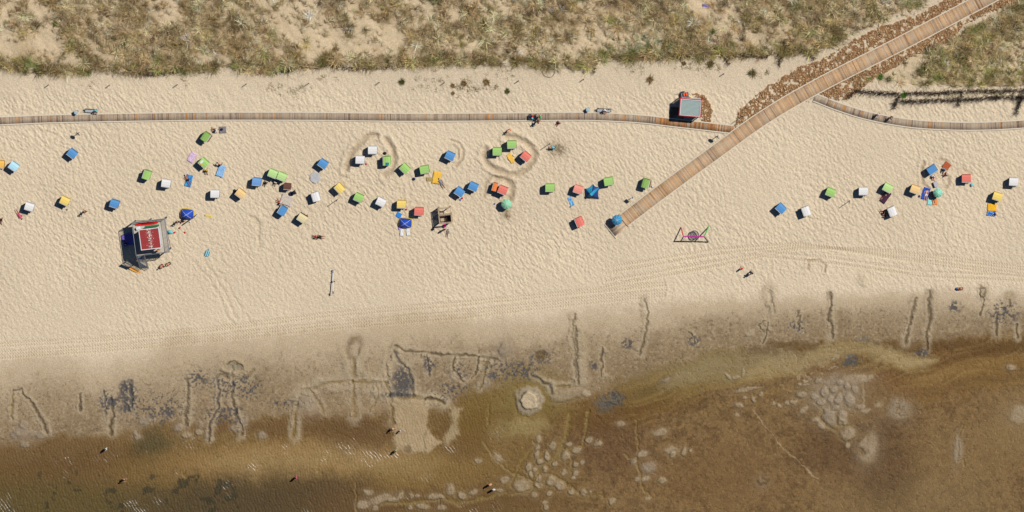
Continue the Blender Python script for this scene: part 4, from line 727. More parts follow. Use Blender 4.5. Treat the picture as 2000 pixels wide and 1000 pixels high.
CHAIRS = [
 (-1, 322, 95, 'amber', "amber hooded beach chair cut off by the left edge of the photo"), (26, 326, 125, 'ice', "ice-blue hooded beach chair next to the cut-off amber one"),
 (140, 301, 127, 'blue', "lone blue hooded beach chair straight below the left round signpost"), (286, 342, 198, 'green', "green hooded beach chair turned sideways, seat facing left, above a white chair"),
 (126, 393.5, 115, 'yellow', "lone yellow hooded beach chair between the white and the blue one on the left"), (223, 399, 107, 'blue', "blue hooded beach chair standing above the lifeguard station"),
 (57, 404.8, 107, 'white', "white hooded beach chair at far left with a sunbather in pink beside it"), (401.5, 268, 34, 'moss', "dark green hooded beach chair facing away, near the grey checked blanket"),
 (397, 319, 133, 'green', "green hooded beach chair with cloths thrown over its hood, between pink and blue towels"), (324, 359, 98, 'white', "white hooded beach chair with an orange-clad sitter, right below the sideways green chair"),
 (419.6, 379.5, 91, 'white', "empty white hooded beach chair left of the apricot one"), (469, 379, 128, 'apricot', "apricot hooded beach chair with bags on the sand to its left"),
 (501, 356, 97, 'sky', "light blue hooded beach chair just left of the two joined green ones"), (532.4, 340, 112, 'pale_green', "left one of two pale green hooded beach chairs pushed together"),
 (550, 346, 112, 'pale_green', "right one of two pale green hooded beach chairs pushed together"), (560.5, 365.6, 95, 'brown', "small brown-roofed beach chair below the two joined green ones"),
 (630, 321, 125, 'blue', "blue hooded beach chair above the round grey blanket"), (703.2, 312.8, 92, 'white', "lower white hooded beach chair inside the left dug sand ring, two people's legs in front"),
 (727.5, 294, 90, 'white', "upper white hooded beach chair at the middle of the left dug sand ring"), (755, 314.5, 178, 'green', "green hooded beach chair facing left in the left dug sand ring, towel on top"),
 (790, 330, 135, 'green', "empty green hooded beach chair right of the left dug sand ring"), (662.4, 368.5, 137, 'yellow', "empty yellow hooded beach chair above the slim pole"),
 (616, 384.8, 163, 'white', "empty white hooded beach chair facing left, below the round grey blanket"), (700, 387, 114, 'green', "green hooded beach chair right of the slim pole, before a row of white and yellow"),
 (743.5, 395.5, 115, 'white', "empty white hooded beach chair between a green and a yellow one"), (784, 400, 92, 'yellow', "yellow hooded beach chair above the blue tent with two white towels"),
 (551, 412, 211, 'blue', "blue hooded beach chair with striped seat facing up-left to the pale blanket"), (589.6, 427, 122, 'cream', "cream hooded beach chair with a red bag behind its hood"),
 (818, 413.7, 93, 'coral', "coral hooded beach chair right beside the blue tent with two white towels"), (897, 376, 124, 'blue', "left one of two blue hooded beach chairs standing corner to corner"),
 (924, 365.6, 114, 'blue', "right one of two blue hooded beach chairs standing corner to corner"), (878.4, 305.6, 115, 'blue', "blue hooded beach chair alone within a faint curved sand ridge"),
 (828.8, 332, 80, 'green', "green hooded beach chair beside the yellow blanket with a person lying down"), (971, 296.5, 90, 'green', "left green hooded beach chair inside the right dug sand ring"),
 (999.5, 283, 88, 'green', "upper green hooded beach chair inside the right dug sand ring"), (1026.4, 306.4, 130, 'coral', "coral hooded beach chair inside the right dug sand ring by a yellow blanket"),
 (965.5, 365.6, 195, 'orange', "narrow tilted orange hooded beach chair left of the coral one"), (981.5, 372, 112, 'coral', "coral hooded beach chair between the orange chair and the mint parasol"),
 (1074, 367.5, 90, 'green', "lone green hooded beach chair between the mint parasol and the turquoise tent"), (1128.8, 371, 108, 'salmon', "salmon hooded beach chair left of the big turquoise tent, pale blue towel in front"),
 (1188.5, 355, 80, 'green', "green hooded beach chair at the upper right corner of the turquoise tent"), (1261, 359, 15, 'moss', "green hooded beach chair facing right, tight against the main boardwalk"),
 (1131, 434, 157, 'coral', "lone coral hooded beach chair nearest the boardwalk landing, facing left"), (1524.8, 408, 135, 'blue', "lone blue hooded beach chair, first one right of the swing"),
 (1574, 413, 160, 'white', "white hooded beach chair facing left, right of the lone blue one"), (1622, 376.8, 112, 'green', "empty green hooded beach chair above a slim pole, right of the main boardwalk"),
 (1686.4, 374.4, 90, 'white', "empty white hooded beach chair right of the slim pole's tip, beside two green ones"), (1733.6, 368, 118, 'pale_green', "pale green hooded beach chair with a long dark towel laid out in front"),
 (1787, 371, 110, 'apricot', "apricot hooded beach chair left of the striped parasol, two sitters' legs showing"), (1742.4, 413.6, 158, 'white', "white hooded beach chair facing left with two people sitting before it"),
 (1820.7, 332, 56, 'blue', "blue hooded beach chair facing down-right by the orange slatted mat"), (1887.5, 349.5, 90, 'coral', "coral hooded beach chair right of the striped parasol group"),
 (1980, 355.8, 93, 'white', "white hooded beach chair nearest the right edge of the photo"), (1948, 384.8, 108, 'yellow', "yellow hooded beach chair above the bright yellow beach mat"),
]
CHAIR_AT = {}
proto = beach_chair()
def place_chair(o, x, y, th, col, label):
    p = W(x, y, 1.58); p.z = 0; a = -R(th)                        # facing direction in the place (y up)
    f = Vector((math.cos(a), math.sin(a), 0)); rz = math.atan2(f.y, f.x) + math.pi / 2
    p = p - f * 0.06; p.z = max(hz(p), -0.05) - 0.01; o.location = p; o.rotation_euler = (0, 0, rz)
    tag(o, label, "beach chair", CH)
    for c in o.children:
        nm = c.name.split('.')[0]
        if nm == 'hood':
            slot(c, RM[col])
            for g_ in c.children: slot(g_, RM[col])
        elif nm.endswith('cushion'): slot(c, SEAT[SEATOF[col]])
        elif nm == 'basket': slot(c, wick_d if col in ('brown', 'cream') else BK[col])
    CHAIR_AT[label] = (p, rz)
for i, c in enumerate(CHAIRS):
    o = proto if i == 0 else copy_tree(proto); place_chair(o, *c)
    if c[3] == 'brown': o.scale = (.82, .8, .85)
    if c[3] == 'orange': o.scale = (.92, .62, .85)
# ================================================================== PEOPLE
skin = [mat("skin_light", (226, 172, 146), .6, .05), mat("skin_tan", (196, 134, 102), .6, .05), mat("skin_deep_tan", (160, 104, 78), .6, .05)]
hairm = {'b': mat("hair_brown", (70, 46, 32), .7, .2), 'y': mat("hair_blond", (206, 170, 110), .7, .2), 'k': mat("hair_black", (34, 28, 26), .7, .2), 'g': mat("hair_grey", (170, 164, 158), .7, .2), 'o': mat("hat_straw_orange", (214, 124, 60), .8, .2)}
clo = {k: mat("cloth_" + k, c, .9, .08) for k, c in {'black': (30, 32, 40), 'navy': (34, 46, 88), 'blue': (52, 104, 190), 'red': (214, 48, 42), 'pink': (226, 92, 132), 'white': (234, 232, 230), 'grey': (140, 144, 152), 'green': (70, 160, 90), 'teal': (60, 160, 170), 'yellow': (232, 196, 70), 'lilac': (170, 130, 200), 'maroon': (112, 36, 48), 'mint': (134, 212, 172), 'orange': (240, 140, 84), 'aqua': (120, 206, 216), 'purple': (84, 66, 150)}.items()}
def V3(*a): return Vector(a)
POSES = {}
def pose(name, pel, che, nec, hea, L, Rr, flip=None):
    POSES[name] = dict(pel=V3(*pel), che=V3(*che), nec=V3(*nec), hea=V3(*hea), L=[V3(*q) for q in L], R=[V3(*q) for q in Rr])
def mir(l): return [(-x, y, z) for x, y, z in l]
# each side: shoulder, elbow, wrist, hip, knee, ankle, toe   (facing -y)
s_ = [(.19, 0, 1.40), (.25, .03, 1.12), (.25, -.06, .87), (.10, 0, .90), (.11, -.02, .48), (.11, .02, .07), (.12, -.15, .03)]
pose('stand', (0, 0, .95), (0, .01, 1.25), (0, 0, 1.48), (0, -.02, 1.63), s_, mir(s_))
wl = [(.19, 0, 1.40), (.26, .14, 1.14), (.25, .12, .90), (.10, 0, .90), (.11, -.20, .52), (.11, -.24, .08), (.12, -.42, .05)]
wr = [(-.19, 0, 1.40), (-.26, -.12, 1.14), (-.24, -.28, .95), (-.10, 0, .90), (-.11, .08, .50), (-.11, .34, .14), (-.12, .22, .03)]
pose('walk', (0, 0, .95), (0, -.02, 1.25), (0, -.03, 1.48), (0, -.06, 1.63), wl, wr)
cl_ = [(.19, .02, .98), (.28, -.14, .78), (.22, -.34, .62), (.11, .05, .50), (.14, -.40, .56), (.14, -.46, .10), (.15, -.62, .06)]
pose('sit', (0, .06, .55), (0, .10, .85), (0, .08, 1.06), (0, .04, 1.21), cl_, mir(cl_))
gl = [(.19, .10, .55), (.27, .28, .30), (.26, .34, .05), (.11, 0, .12), (.15, -.40, .42), (.15, -.62, .08), (.16, -.80, .06)]
pose('floor', (0, 0, .13), (0, .08, .42), (0, .08, .63), (0, .05, .78), gl, mir(gl))
ll = [(.19, .50, .14), (.30, .24, .08), (.28, -.02, .07), (.10, 0, .12), (.15, -.42, .10), (.15, -.84, .08), (.17, -.90, .17)]
lr = [(-.19, .50, .14), (-.34, .40, .08), (-.22, .18, .16), (-.10, 0, .12), (-.14, -.40, .20), (-.13, -.80, .08), (-.15, -.88, .17)]
pose('lie', (0, 0, .12), (0, .30, .13), (0, .56, .13), (0, .72, .14), ll, lr)
cr_ = [(.19, -.22, .62), (.25, -.38, .40), (.16, -.52, .18), (.11, .10, .36), (.20, -.20, .44), (.16, .02, .08), (.17, -.14, .04)]
pose('crouch', (0, .12, .36), (0, -.06, .56), (0, -.28, .72), (0, -.40, .80), cr_, mir(cr_))
be = [(.19, -.42, 1.02), (.22, -.50, .76), (.18, -.55, .52), (.10, .02, .92), (.12, -.02, .48), (.12, .04, .07), (.13, -.13, .03)]
pose('bend', (0, .02, .95), (0, -.22, 1.06), (0, -.46, 1.08), (0, -.60, 1.04), be, mir(be))
def skin_mesh(name, P):
    pts = []; rad = []; ed = []
    def add(p, r, par=None):
        pts.append(p); rad.append(r)
        if par is not None: ed.append((par, len(pts) - 1))
        return len(pts) - 1
    pe = add(P['pel'], .14); ab = add(P['pel'].lerp(P['che'], .5), .118, pe); ch = add(P['che'], .135, ab); up = add(P['che'].lerp(P['nec'], .6), .11, ch); ne = add(P['nec'], .055, up)
    hb = add(P['nec'].lerp(P['hea'], .45), .072, ne); hc = add(P['hea'], .092, hb); d = (P['hea'] - P['nec']).normalized(); add(P['hea'] + d * .09, .068, hc)
    for sd_ in 'LR':
        s, e, w_, h, k, a_, t = P[sd_]
        i = add(s, .058, up); i = add(s.lerp(e, .5), .047, i); i = add(e, .039, i); i = add(e.lerp(w_, .5), .036, i); i = add(w_, .026, i); add(w_ + (w_ - e).normalized() * .07, .034, i)
        i = add(h, .092, pe); i = add(h.lerp(k, .5), .076, i); i = add(k, .054, i); i = add(k.lerp(a_, .4), .054, i); i = add(a_, .036, i); add(t, .03, i)
    me = bpy.data.meshes.new(name); me.from_pydata(pts, ed, []); o = bpy.data.objects.new(name, me); S.collection.objects.link(o)
    md = o.modifiers.new("s", 'SKIN'); o.modifiers.new("u", 'SUBSURF').levels = 1
    for i, v in enumerate(me.skin_vertices[0].data): v.radius = (rad[i], rad[i] * (.8 if i < 4 else 1)); v.use_root = (i == 0)
    dg = bpy.context.evaluated_depsgraph_get(); m2 = bpy.data.meshes.new_from_object(o.evaluated_get(dg)); bpy.data.objects.remove(o); bpy.data.meshes.remove(me)
    m = MB()                                                        # fingers, thumbs, nose and ears grow out of the same body
    for sd_ in 'LR':
        s, e, w_, *_ = P[sd_]; d = (w_ - e).normalized(); side = d.cross(V3(0, 0, 1)); side = side.normalized() if side.length > .1 else V3(1, 0, 0); dn_ = side.cross(d)
        pb = w_ + d * .08
        for k, L in enumerate((.062, .074, .070, .055)):
            b0 = pb + side * (.027 - .018 * k) - d * .02; k1 = b0 + d * (L * .6) + dn_ * .004; m.tube([b0, k1, k1 + d * L * .42 - dn_ * .022], [.0085, .008, .006], 5)
        th = w_ + d * .03 + side * .024; m.tube([th, th + side * .028 + d * .022, th + side * .034 + d * .052], [.011, .010, .007], 5)
    f = V3(0, -1, 0); dh = (P['hea'] - P['nec']).normalized()
    if abs(dh.z) < .6: f = V3(0, 0, 1) if dh.y > 0 else V3(0, -.3, -1).normalized()
    m.tube([P['hea'] + f * .085 + dh * .02, P['hea'] + f * .118 - dh * .02, P['hea'] + f * .09 - dh * .03], [.008, .016, .012], 6)
    for s in (-1, 1): m.ball(P['hea'] + V3(s * .092, 0, 0), (.014, .022, .032), 6, 4)
    bm = bmesh.new(); bm.from_mesh(m2); tmp = m.mesh("t"); bm.from_mesh(tmp); bm.to_mesh(m2); bm.free(); bpy.data.meshes.remove(tmp)
    m2.polygons.foreach_set('use_smooth', [True] * len(m2.polygons)); m2.name = name; return m2
BODY = {}
def body_set(k):
    if k in BODY: return BODY[k]
    P = POSES[k]; d = {}
    d['body'] = skin_mesh("person_body_" + k, P); d['body'].materials.append(skin[0])
    m = MB(); dh = (P['hea'] - P['nec']).normalized(); f = V3(0, -1, 0)
    if abs(dh.z) < .6: f = V3(0, 0, 1) if dh.y > 0 else V3(0, -.3, -1).normalized()
    m.ball(P['hea'] + dh * .055 - f * .022, (.108, .108, .098), 12, 8); d['hair'] = m.mesh("hair", True); d['hair'].materials.append(hairm['b'])
    m = MB(); m.tube([P['pel'] + (P['che'] - P['pel']) * .35, P['pel'], P['pel'] - (P['che'] - P['pel']).normalized() * .07], [.152, .172, .12], 12)
    for sd_ in 'LR': h, kn = P[sd_][3], P[sd_][4]; m.tube([h - (kn - h) * .1, h.lerp(kn, .25), h.lerp(kn, .55)], [.112, .108, .095], 10)
    d['shorts'] = m.mesh("shorts", True); d['shorts'].materials.append(clo['navy'])
    m = MB(); m.tube([P['pel'].lerp(P['che'], .15), P['che'], P['che'].lerp(P['nec'], .7), P['nec'].lerp(P['che'], .12)], [.158, .178, .15, .08], 12)
    for sd_ in 'LR': s, e = P[sd_][0], P[sd_][1]; m.tube([P['che'].lerp(P['nec'], .6), s, s.lerp(e, .6)], [.10, .082, .07], 10)
    d['shirt'] = m.mesh("shirt", True); d['shirt'].materials.append(clo['white']); BODY[k] = d; return d
def person(p, rz, ps, label, sk=0, hr='b', top=None, bot='navy', sc=1.0, group=None):
    B = body_set(ps); o = link("person", B['body']); o.location = p; o.rotation_euler = (0, 0, rz); o.scale = (sc,) * 3; slot(o, skin[sk]); tag(o, label, "person", group)
    slot(link("hair", B['hair'], o), hairm[hr])
    if bot: slot(link("swim_shorts", B['shorts'], o), clo[bot])
    if top: slot(link("shirt", B['shirt'], o), clo[top])
    return o
def fpos(x, y, h=None, th=0):
    q = W(x, y); q.z = hz(q) if h is None else h; a = -R(th); return q, a + math.pi / 2
PEOPLE = [  # feet position in the photo, facing (degrees, clockwise from right), pose ...
 (167, 412, 200, 'walk', "person in dark shorts with long legs walking alone below the lone yellow beach chair", 1, 'b', None, 'black', 1.05),
 (37, 419, 235, 'lie', "person in pink swimwear sunbathing left of the white chair at far left", 1, 'b', 'pink', 'pink', 1),
 (2, 429, 90, 'floor', "person in dark clothes cut off by the left edge of the photo", 1, 'k', 'black', 'maroon', 1),
 (421, 254, 200, 'floor', "person in a white shirt sitting between the dark green chair and the grey checked blanket", 1, 'k', 'white', 'navy', 1),
 (434, 319, 200, 'bend', "person with bare back bending over the pale blue patterned towel", 0, 'b', None, 'teal', 1),
 (366, 351, 60, 'lie', "tanned person lying on the turquoise towel", 2, 'k', None, 'black', 1),
 (403, 333, 80, 'floor', "person in yellow sitting at the corner of the green chair with cloths on its hood", 1, 'b', 'yellow', 'navy', .9),
 (547, 395, 220, 'floor', "person in a white shirt sitting at the left end of the pale crumpled blanket", 1, 'b', 'white', 'red', 1),
 (519, 357, 120, 'floor', "person in dark clothes sitting in front of the left pale green chair", 2, 'k', 'black', 'black', .9),
 (538, 357, 110, 'floor', "person with an orange cap sitting before the joined pale green chairs", 0, 'o', 'white', 'black', .9),
 (617, 462, 190, 'floor', "left one of two people sitting together on open sand above the seesaw", 1, 'b', None, 'red', .9),
 (625, 462, 10, 'floor', "right one of two people sitting together on open sand above the seesaw", 1, 'k', 'black', 'black', .95),
 (317, 518, 130, 'crouch', "left one of two people crouching right below the lifeguard station", 1, 'b', None, 'maroon', 1),
 (331, 514, 150, 'crouch', "right one of two people crouching right below the lifeguard station", 1, 'y', None, 'black', 1),
 (348, 432, 200, 'walk', "person walking with a long shadow between the lifeguard station and the yellow-edged tent", 1, 'b', None, 'navy', 1),
 (357, 431, 140, 'floor', "person sitting at the opening of the yellow-edged blue tent", 1, 'k', 'black', 'black', .9),
 (1449, 523, 90, 'walk', "child in a red top walking toward the water on the right", 0, 'b', 'red', 'red', .78),
 (1468, 531, 120, 'walk', "adult in dark clothes with arm out, walking behind the child in red", 0, 'k', 'black', 'navy', 1.05),
 (1870, 563, 0, 'crouch', "left one of two children digging at the edge of the damp sand, blue shorts", 1, 'b', None, 'blue', .8),
 (1879, 563, 180, 'crouch', "right one of two children digging at the edge of the damp sand, dark shorts", 1, 'k', None, 'black', .8),
 (1716, 222, 10, 'walk', "left one of two walkers on the curving boardwalk, in a white shirt", 0, 'y', 'white', 'navy', 1),
 (1741, 228, 10, 'walk', "right one of two walkers on the curving boardwalk, in a maroon top", 0, 'g', 'maroon', 'black', 1),
 (997, 252, 140, 'bend', "bare-backed person bending just above the right dug sand ring", 0, 'b', None, 'orange', 1),
 (1084, 287, 190, 'bend', "person in an orange hat bending beside the dark dug sand and leaning pole", 1, 'o', 'aqua', 'black', .9),
 (1091, 240, 130, 'floor', "person sitting on the lower edge of the shore boardwalk", 0, 'b', 'maroon', 'black', .9),
 (1056, 226, 180, 'walk', "person in a green shirt pushing the loaded handcart on the shore boardwalk", 1, 'k', 'green', 'white', 1),
 (1052, 236, 180, 'walk', "person in dark clothes walking behind the handcart at the boardwalk's lower edge", 1, 'b', 'maroon', 'black', 1),
 (208, 876, 20, 'stand', "person in white wading in shallow water, upper one of two at far left", 0, 'b', 'white', 'teal', .95),
 (243, 936, 20, 'walk', "person in maroon shorts wading in shallow water, lower one of two at far left", 0, 'k', None, 'maroon', .95),
 (579, 932, 200, 'stand', "lone person wading in the middle of the water, in dark shorts", 0, 'k', 'pink', 'black', .95),
 (767, 837, 30, 'walk', "person in yellow shorts wading at the left edge of the sandbar", 0, 'b', None, 'yellow', .95),
 (782, 841, 20, 'walk', "small child in a white top on the sandbar beside a wading person", 0, 'b', 'white', 'black', .7),
 (774, 880, 0, 'stand', "person with green shorts at the lower tip of the sandbar", 0, 'b', None, 'green', .9),
 (958, 945, 90, 'stand', "upper one of a couple wading among sand heaps, bare-chested", 0, 'y', None, 'orange', 1.05),
 (965, 955, 90, 'stand', "lower one of a couple wading among sand heaps, in pale clothes", 0, 'y', 'white', 'grey', .95),
 (862, 358, 60, 'lie', "person wrapped in a grey towel lying on the yellow blanket", 1, 'k', 'grey', 'grey', 1),
 (1725, 383, 140, 'lie', "person lying at the end of the long dark towel of the pale green chair", 0, 'b', None, 'maroon', .9),
 (1727, 414, 200, 'floor', "bald-backed person sitting farther left of the white chair facing left", 0, 'b', None, 'black', 1),
 (1731, 420, 170, 'floor', "bare-backed person sitting nearer the white chair facing left", 0, 'k', None, 'navy', 1),
 (1844, 331, 120, 'floor', "person in blue sitting at the lower edge of the orange slatted mat", 1, 'b', 'grey', 'blue', 1),
 (1848, 340, 150, 'floor', "tanned person sitting between the orange slatted mat and the striped parasol", 1, 'g', None, 'navy', 1),
 (1823, 345, 90, 'floor', "person sitting on sand in front of the blue chair that faces down-right", 0, 'b', 'white', 'pink', .9),
 (1809, 380, 100, 'lie', "person lying on the royal blue towel left of the striped parasol", 0, 'k', None, 'white', 1),
 (1822, 386, 80, 'lie', "person lying partly in the shade of the striped parasol", 2, 'k', None, 'teal', .95),
 (1944, 417, 160, 'floor', "person in blue sitting on the blue towel below the yellow beach mat", 0, 'b', None, 'blue', .9),
 (868, 447, 80, 'stand', "person in maroon standing at the lower left corner of the wooden play shelter", 1, 'k', 'maroon', 'navy', .9),
 (874, 455, 100, 'lie', "child in teal lying on the sand below the wooden play shelter", 1, 'k', 'grey', 'teal', .7),
]
for x, y, th, ps, lb, sk, hr, tp, bt, sc in PEOPLE:
    q, rz = fpos(x, y, None, th)
    if 200 < y < 240 and 1030 < x < 1760: q.z = 0.125
    person(q, rz, ps, lb, sk, hr, tp, bt, sc)
def sitters(lbl, lst):
    p, rz = CHAIR_AT[lbl]
    for dx, lb, sk, hr, tp, bt in lst:
        q = p + Matrix.Rotation(rz, 3, 'Z') @ Vector((dx, -.22, 0.04)); person(q, rz, 'sit', lb, sk, hr, tp, bt)
for k, lst in {9: [(0, "person in orange sitting in the white chair below the sideways green one", 0, 'b', 'orange', 'orange')], 17: [(-.27, "left sitter in the lower white chair of the left sand ring", 0, 'b', 'white', 'navy'), (.27, "right sitter in the lower white chair of the left sand ring", 0, 'y', 'pink', 'red')],
               18: [(.2, "sitter in orange in the upper white chair of the left sand ring", 1, 'b', 'orange', 'orange')], 32: [(-.27, "left sitter in the green chair beside the yellow blanket", 0, 'b', 'lilac', 'white'), (.27, "right sitter in the green chair beside the yellow blanket", 0, 'b', 'white', 'black')],
               33: [(.1, "sitter in white and teal in the left green chair of the right sand ring", 1, 'k', 'white', 'teal')], 34: [(-.25, "sitter in lilac in the upper green chair of the right sand ring", 1, 'k', 'lilac', 'maroon')],
               41: [(-.2, "sitter in blue in the green chair against the main boardwalk", 1, 'b', 'blue', 'white')], 37: [(.2, "sitter in the coral chair by the mint parasol", 1, 'k', 'white', 'navy')],
               48: [(-.27, "left sitter in the apricot chair by the striped parasol", 0, 'k', 'grey', 'yellow'), (.27, "right sitter in the apricot chair by the striped parasol", 0, 'b', 'navy', 'yellow')],
               51: [(.22, "sitter in the coral chair right of the striped parasol", 0, 'b', 'white', 'black')], 52: [(.22, "sitter in pale clothes in the white chair nearest the right edge", 0, 'g', 'lilac', 'black')], 39: [(.15, "sitter in the salmon chair left of the turquoise tent", 2, 'k', 'black', 'maroon')],
               53: [(.1, "sitter in maroon in the yellow chair above the yellow mat", 2, 'k', 'maroon', 'black')], 16: [(.2, "sitter in blue in the blue chair above the round grey blanket", 2, 'k', 'navy', 'blue')]}.items(): sitters(CHAIRS[k][4], lst)
# ================================================================== LIFEGUARD STATION
steel = mat("galvanised_steel", (150, 156, 164), .5, .1, 8, .6); steel_d = mat("dark_steel", (60, 66, 74), .6, .1, 8, .3)
deck_m = mat("grey_deck_boards", (206, 194, 176), .9, .15, 4); red_roof = None; white_p = mat("white_paint", (232, 232, 230), .6, .05); red_p = mat("red_paint", (190, 40, 44), .55, .08)
def splat_roof():
    m = bpy.data.materials.new("red_roof_with_droppings"); m.use_nodes = True; n = m.node_tree.nodes; l = m.node_tree.links; b = n['Principled BSDF']; b.inputs['Roughness'].default_value = .75
    tc = n.new('ShaderNodeTexCoord'); nz = n.new('ShaderNodeTexNoise'); nz.inputs['Scale'].default_value = 7; nz.inputs['Detail'].default_value = 3; l.new(tc.outputs['Object'], nz.inputs['Vector'])
    sx = n.new('ShaderNodeSeparateXYZ'); l.new(tc.outputs['Object'], sx.inputs[0]); ab = n.new('ShaderNodeMath'); ab.operation = 'ABSOLUTE'
    sh = n.new('ShaderNodeMath'); sh.operation = 'SUBTRACT'; sh.inputs[1].default_value = 0.12; l.new(sx.outputs[0], sh.inputs[0]); l.new(sh.outputs[0], ab.inputs[0])
    mr = n.new('ShaderNodeMapRange'); mr.inputs['From Min'].default_value = 0; mr.inputs['From Max'].default_value = .9; mr.inputs['To Min'].default_value = .50; mr.inputs['To Max'].default_value = .76; l.new(ab.outputs[0], mr.inputs['Value'])
    gt = n.new('ShaderNodeMath'); gt.operation = 'GREATER_THAN'; l.new(nz.outputs['Fac'], gt.inputs[0]); l.new(mr.outputs[0], gt.inputs[1])
    mx = n.new('ShaderNodeMix'); mx.data_type = 'RGBA'; mx.inputs['A'].default_value = (*A(158, 44, 40), 1); mx.inputs['B'].default_value = (*A(226, 220, 208), 1); l.new(gt.outputs[0], mx.inputs['Factor']); l.new(mx.outputs['Result'], b.inputs['Base Color']); return m
DZ = 2.9
tp = W(295.1, 462.5, DZ); tw = empty("lifeguard_station", (tp.x, tp.y, -.03), R(7.3)); tag(tw, "raised lifeguard station with red roof streaked by white bird droppings", "lifeguard station")
m = MB()
for k in range(34): m.box((-2.45 + .072 + k * .144, 0, DZ), (.132, 5.0, .045))
for y in (-2.3, 0, 2.3): m.box((0, y, DZ - .11), (4.9, .10, .16))
m.build("deck", deck_m, tw)
for x in (-2.3, 0, 2.3):
    for y in (-2.3, 2.3): MB().box((x, y, (DZ - .19) / 2), (.16, .16, DZ - .19)).build("post", steel_d, tw)
m = MB(); m.tube([(-2.3, -2.3, .3), (-2.3, 2.3, DZ - .3)], .03, 6).tube([(2.3, -2.3, .3), (2.3, 2.3, DZ - .3)], .03, 6).tube([(-2.3, 2.3, .3), (2.3, 2.3, DZ - .3)], .03, 6); m.build("bracing", steel_d, tw)
def rail(name, p, q, zb, parent, hgt=1.1, zb2=None):
    zb2 = zb if zb2 is None else zb2; m = MB(); P0 = Vector((*p, zb)); P1 = Vector((*q, zb2)); up = Vector((0, 0, hgt)); m.tube([P0 + up, P1 + up], .035, 6); m.tube([P0 + up * .12, P1 + up * .12], .02, 6)
    L = (P1 - P0).length; k = int(L / .13)
    for i in range(k + 1):
        a = P0.lerp(P1, i / k); big = i % 10 == 0; m.tube([a, a + up], .032 if big else .019, 4)
    return m.build(name, steel, parent)
t0 = DZ + .02
for p, q in (((-2.42, -2.4), (-2.42, 2.45)), ((-2.42, 2.45), (2.42, 2.45)), ((2.42, 2.45), (2.42, -2.45)), ((2.42, -2.45), (-1.25, -2.45))): rail("railing", p, q, t0, tw)
hut = MB(); 
for x, y, dx, dy in ((-1.25, 0, .08, 2.5), (1.45, 0, .08, 2.5), (.10, 1.25, 2.78, .08), (.10, -1.25, 2.78, .08)): hut.box((x, y, DZ + 1.15), (dx, dy, 2.2))
hut.build("wall", white_p, tw); MB().box((.1, -1.30, DZ + 1.0), (.9, .04, 1.9)).build("door", red_p, tw)
wd = MB().box((-1.31, .1, DZ + 1.4), (.04, 1.6, .8)).build("window", mat("dark_glass", (40, 50, 60), .2, .05), tw)
rf = MB().box((.1, 0, DZ + 2.36), (2.84, 2.9, .10)).build("roof", splat_roof(), tw)
m = MB()
for x, y, dx, dy in ((-1.36, 0, .10, 3.08), (1.56, 0, .10, 3.08), (.1, 1.49, 2.82, .10), (.1, -1.49, 2.82, .10)): m.box((x, y, DZ + 2.36), (dx, dy, .17))
m.build("roof_trim", white_p, rf)
m = MB(); N_ = 11
for i in range(N_): f = (i + .5) / N_; m.box((-1.87, -2.5 - 2.35 * f, DZ * (1 - f) + .02), (1.0, .11, .04))
for x in (-2.40, -1.34): m.tube([(x, -2.48, DZ), (x, -4.9, .05)], .045, 6)
st = m.build("staircase", steel, tw)
for x in (-2.42, -1.32): rail("stair_railing", (x, -2.5), (x, -4.9), DZ, st, 1.0, .05)
def onloc(o, x, y, z, rz=0):
    v = tw.matrix_basis if False else None
    c, s = math.cos(R(7.3)), math.sin(R(7.3)); o.location = (tp.x + x * c - y * s, tp.y + x * s + y * c, z); o.rotation_euler = (0, 0, R(7.3) + rz); return o
def board(name, L, wd_, th, m, tip=.25):
    mb = MB(); n_ = 18; up = []; 
    for k in range(n_):
        a = 2 * math.pi * k / n_; x = L / 2 * math.copysign(abs(math.cos(a)) ** .8, math.cos(a)); y = wd_ / 2 * math.copysign(abs(math.sin(a)) ** .6, math.sin(a)); up.append((x, y))
    vs = [(x, y, 0) for x, y in up] + [(x, y, th) for x, y in up]; mb.add(vs, [tuple(range(n_ - 1, -1, -1)), tuple(range(n_, 2 * n_))] + [(i, (i + 1) % n_, (i + 1) % n_ + n_, i + n_) for i in range(n_)])
    o = mb.build(name, m); return o
o = board("rescue_board", 3.4, .42, .14, mat("bright_red_plastic", (232, 36, 30), .4, .05)); onloc(o, -.35, 2.02, DZ + .06, R(-1)); tag(o, "long bright red rescue board lying on the station deck by the top railing", "rescue board")
m = MB(); m.box((0, 0, .012), (1.9, .10, .02)); m.build("deck_strap", clo['black'], o).location = (0.1, 0, .14)
o = MB().box((0, 0, .2), (.62, .36, .4), tp=.92).box((0, 0, .42), (.66, .40, .04)).build("white_storage_box", white_p); onloc(o, -1.65, 1.55, DZ + .03, .3); tag(o, "white storage box at the upper left corner of the red-roofed hut", "storage box")
o = MB().box((0, 0, .5), (2.1, .05, 1.0)).box((0, .08, .02), (2.1, .2, .04)).build("green_panel", mat("green_panel_paint", (52, 130, 78), .7, .1)); onloc(o, .35, 1.52, DZ + .03); tag(o, "narrow green panel standing behind the red-roofed hut on the deck", "panel")
B = body_set('stand'); c, s = math.cos(R(7.3)), math.sin(R(7.3))
person(Vector((tp.x + .95 * c + 1.95 * s, tp.y + .95 * s - 1.95 * c, DZ + .03)), R(10), 'stand', "lifeguard in an orange top standing on the deck below the red roof", 1, 'y', 'orange', 'red', 1)
o = board("surf_board_yellow", 1.9, .42, .08, mat("yellow_orange_foam", (246, 178, 70), .5, .1)); q = W(263, 527); o.location = (q.x, q.y, .1); o.rotation_euler = (0, R(6), R(-24)); o.name = "foam_board"; tag(o, "yellow and orange foam board lying at the foot of the station staircase", "foam board")
m = MB().tube([(-.95, .02, .088), (.95, .02, .088)], .02, 6).build("centre_stripe", red_p, o)
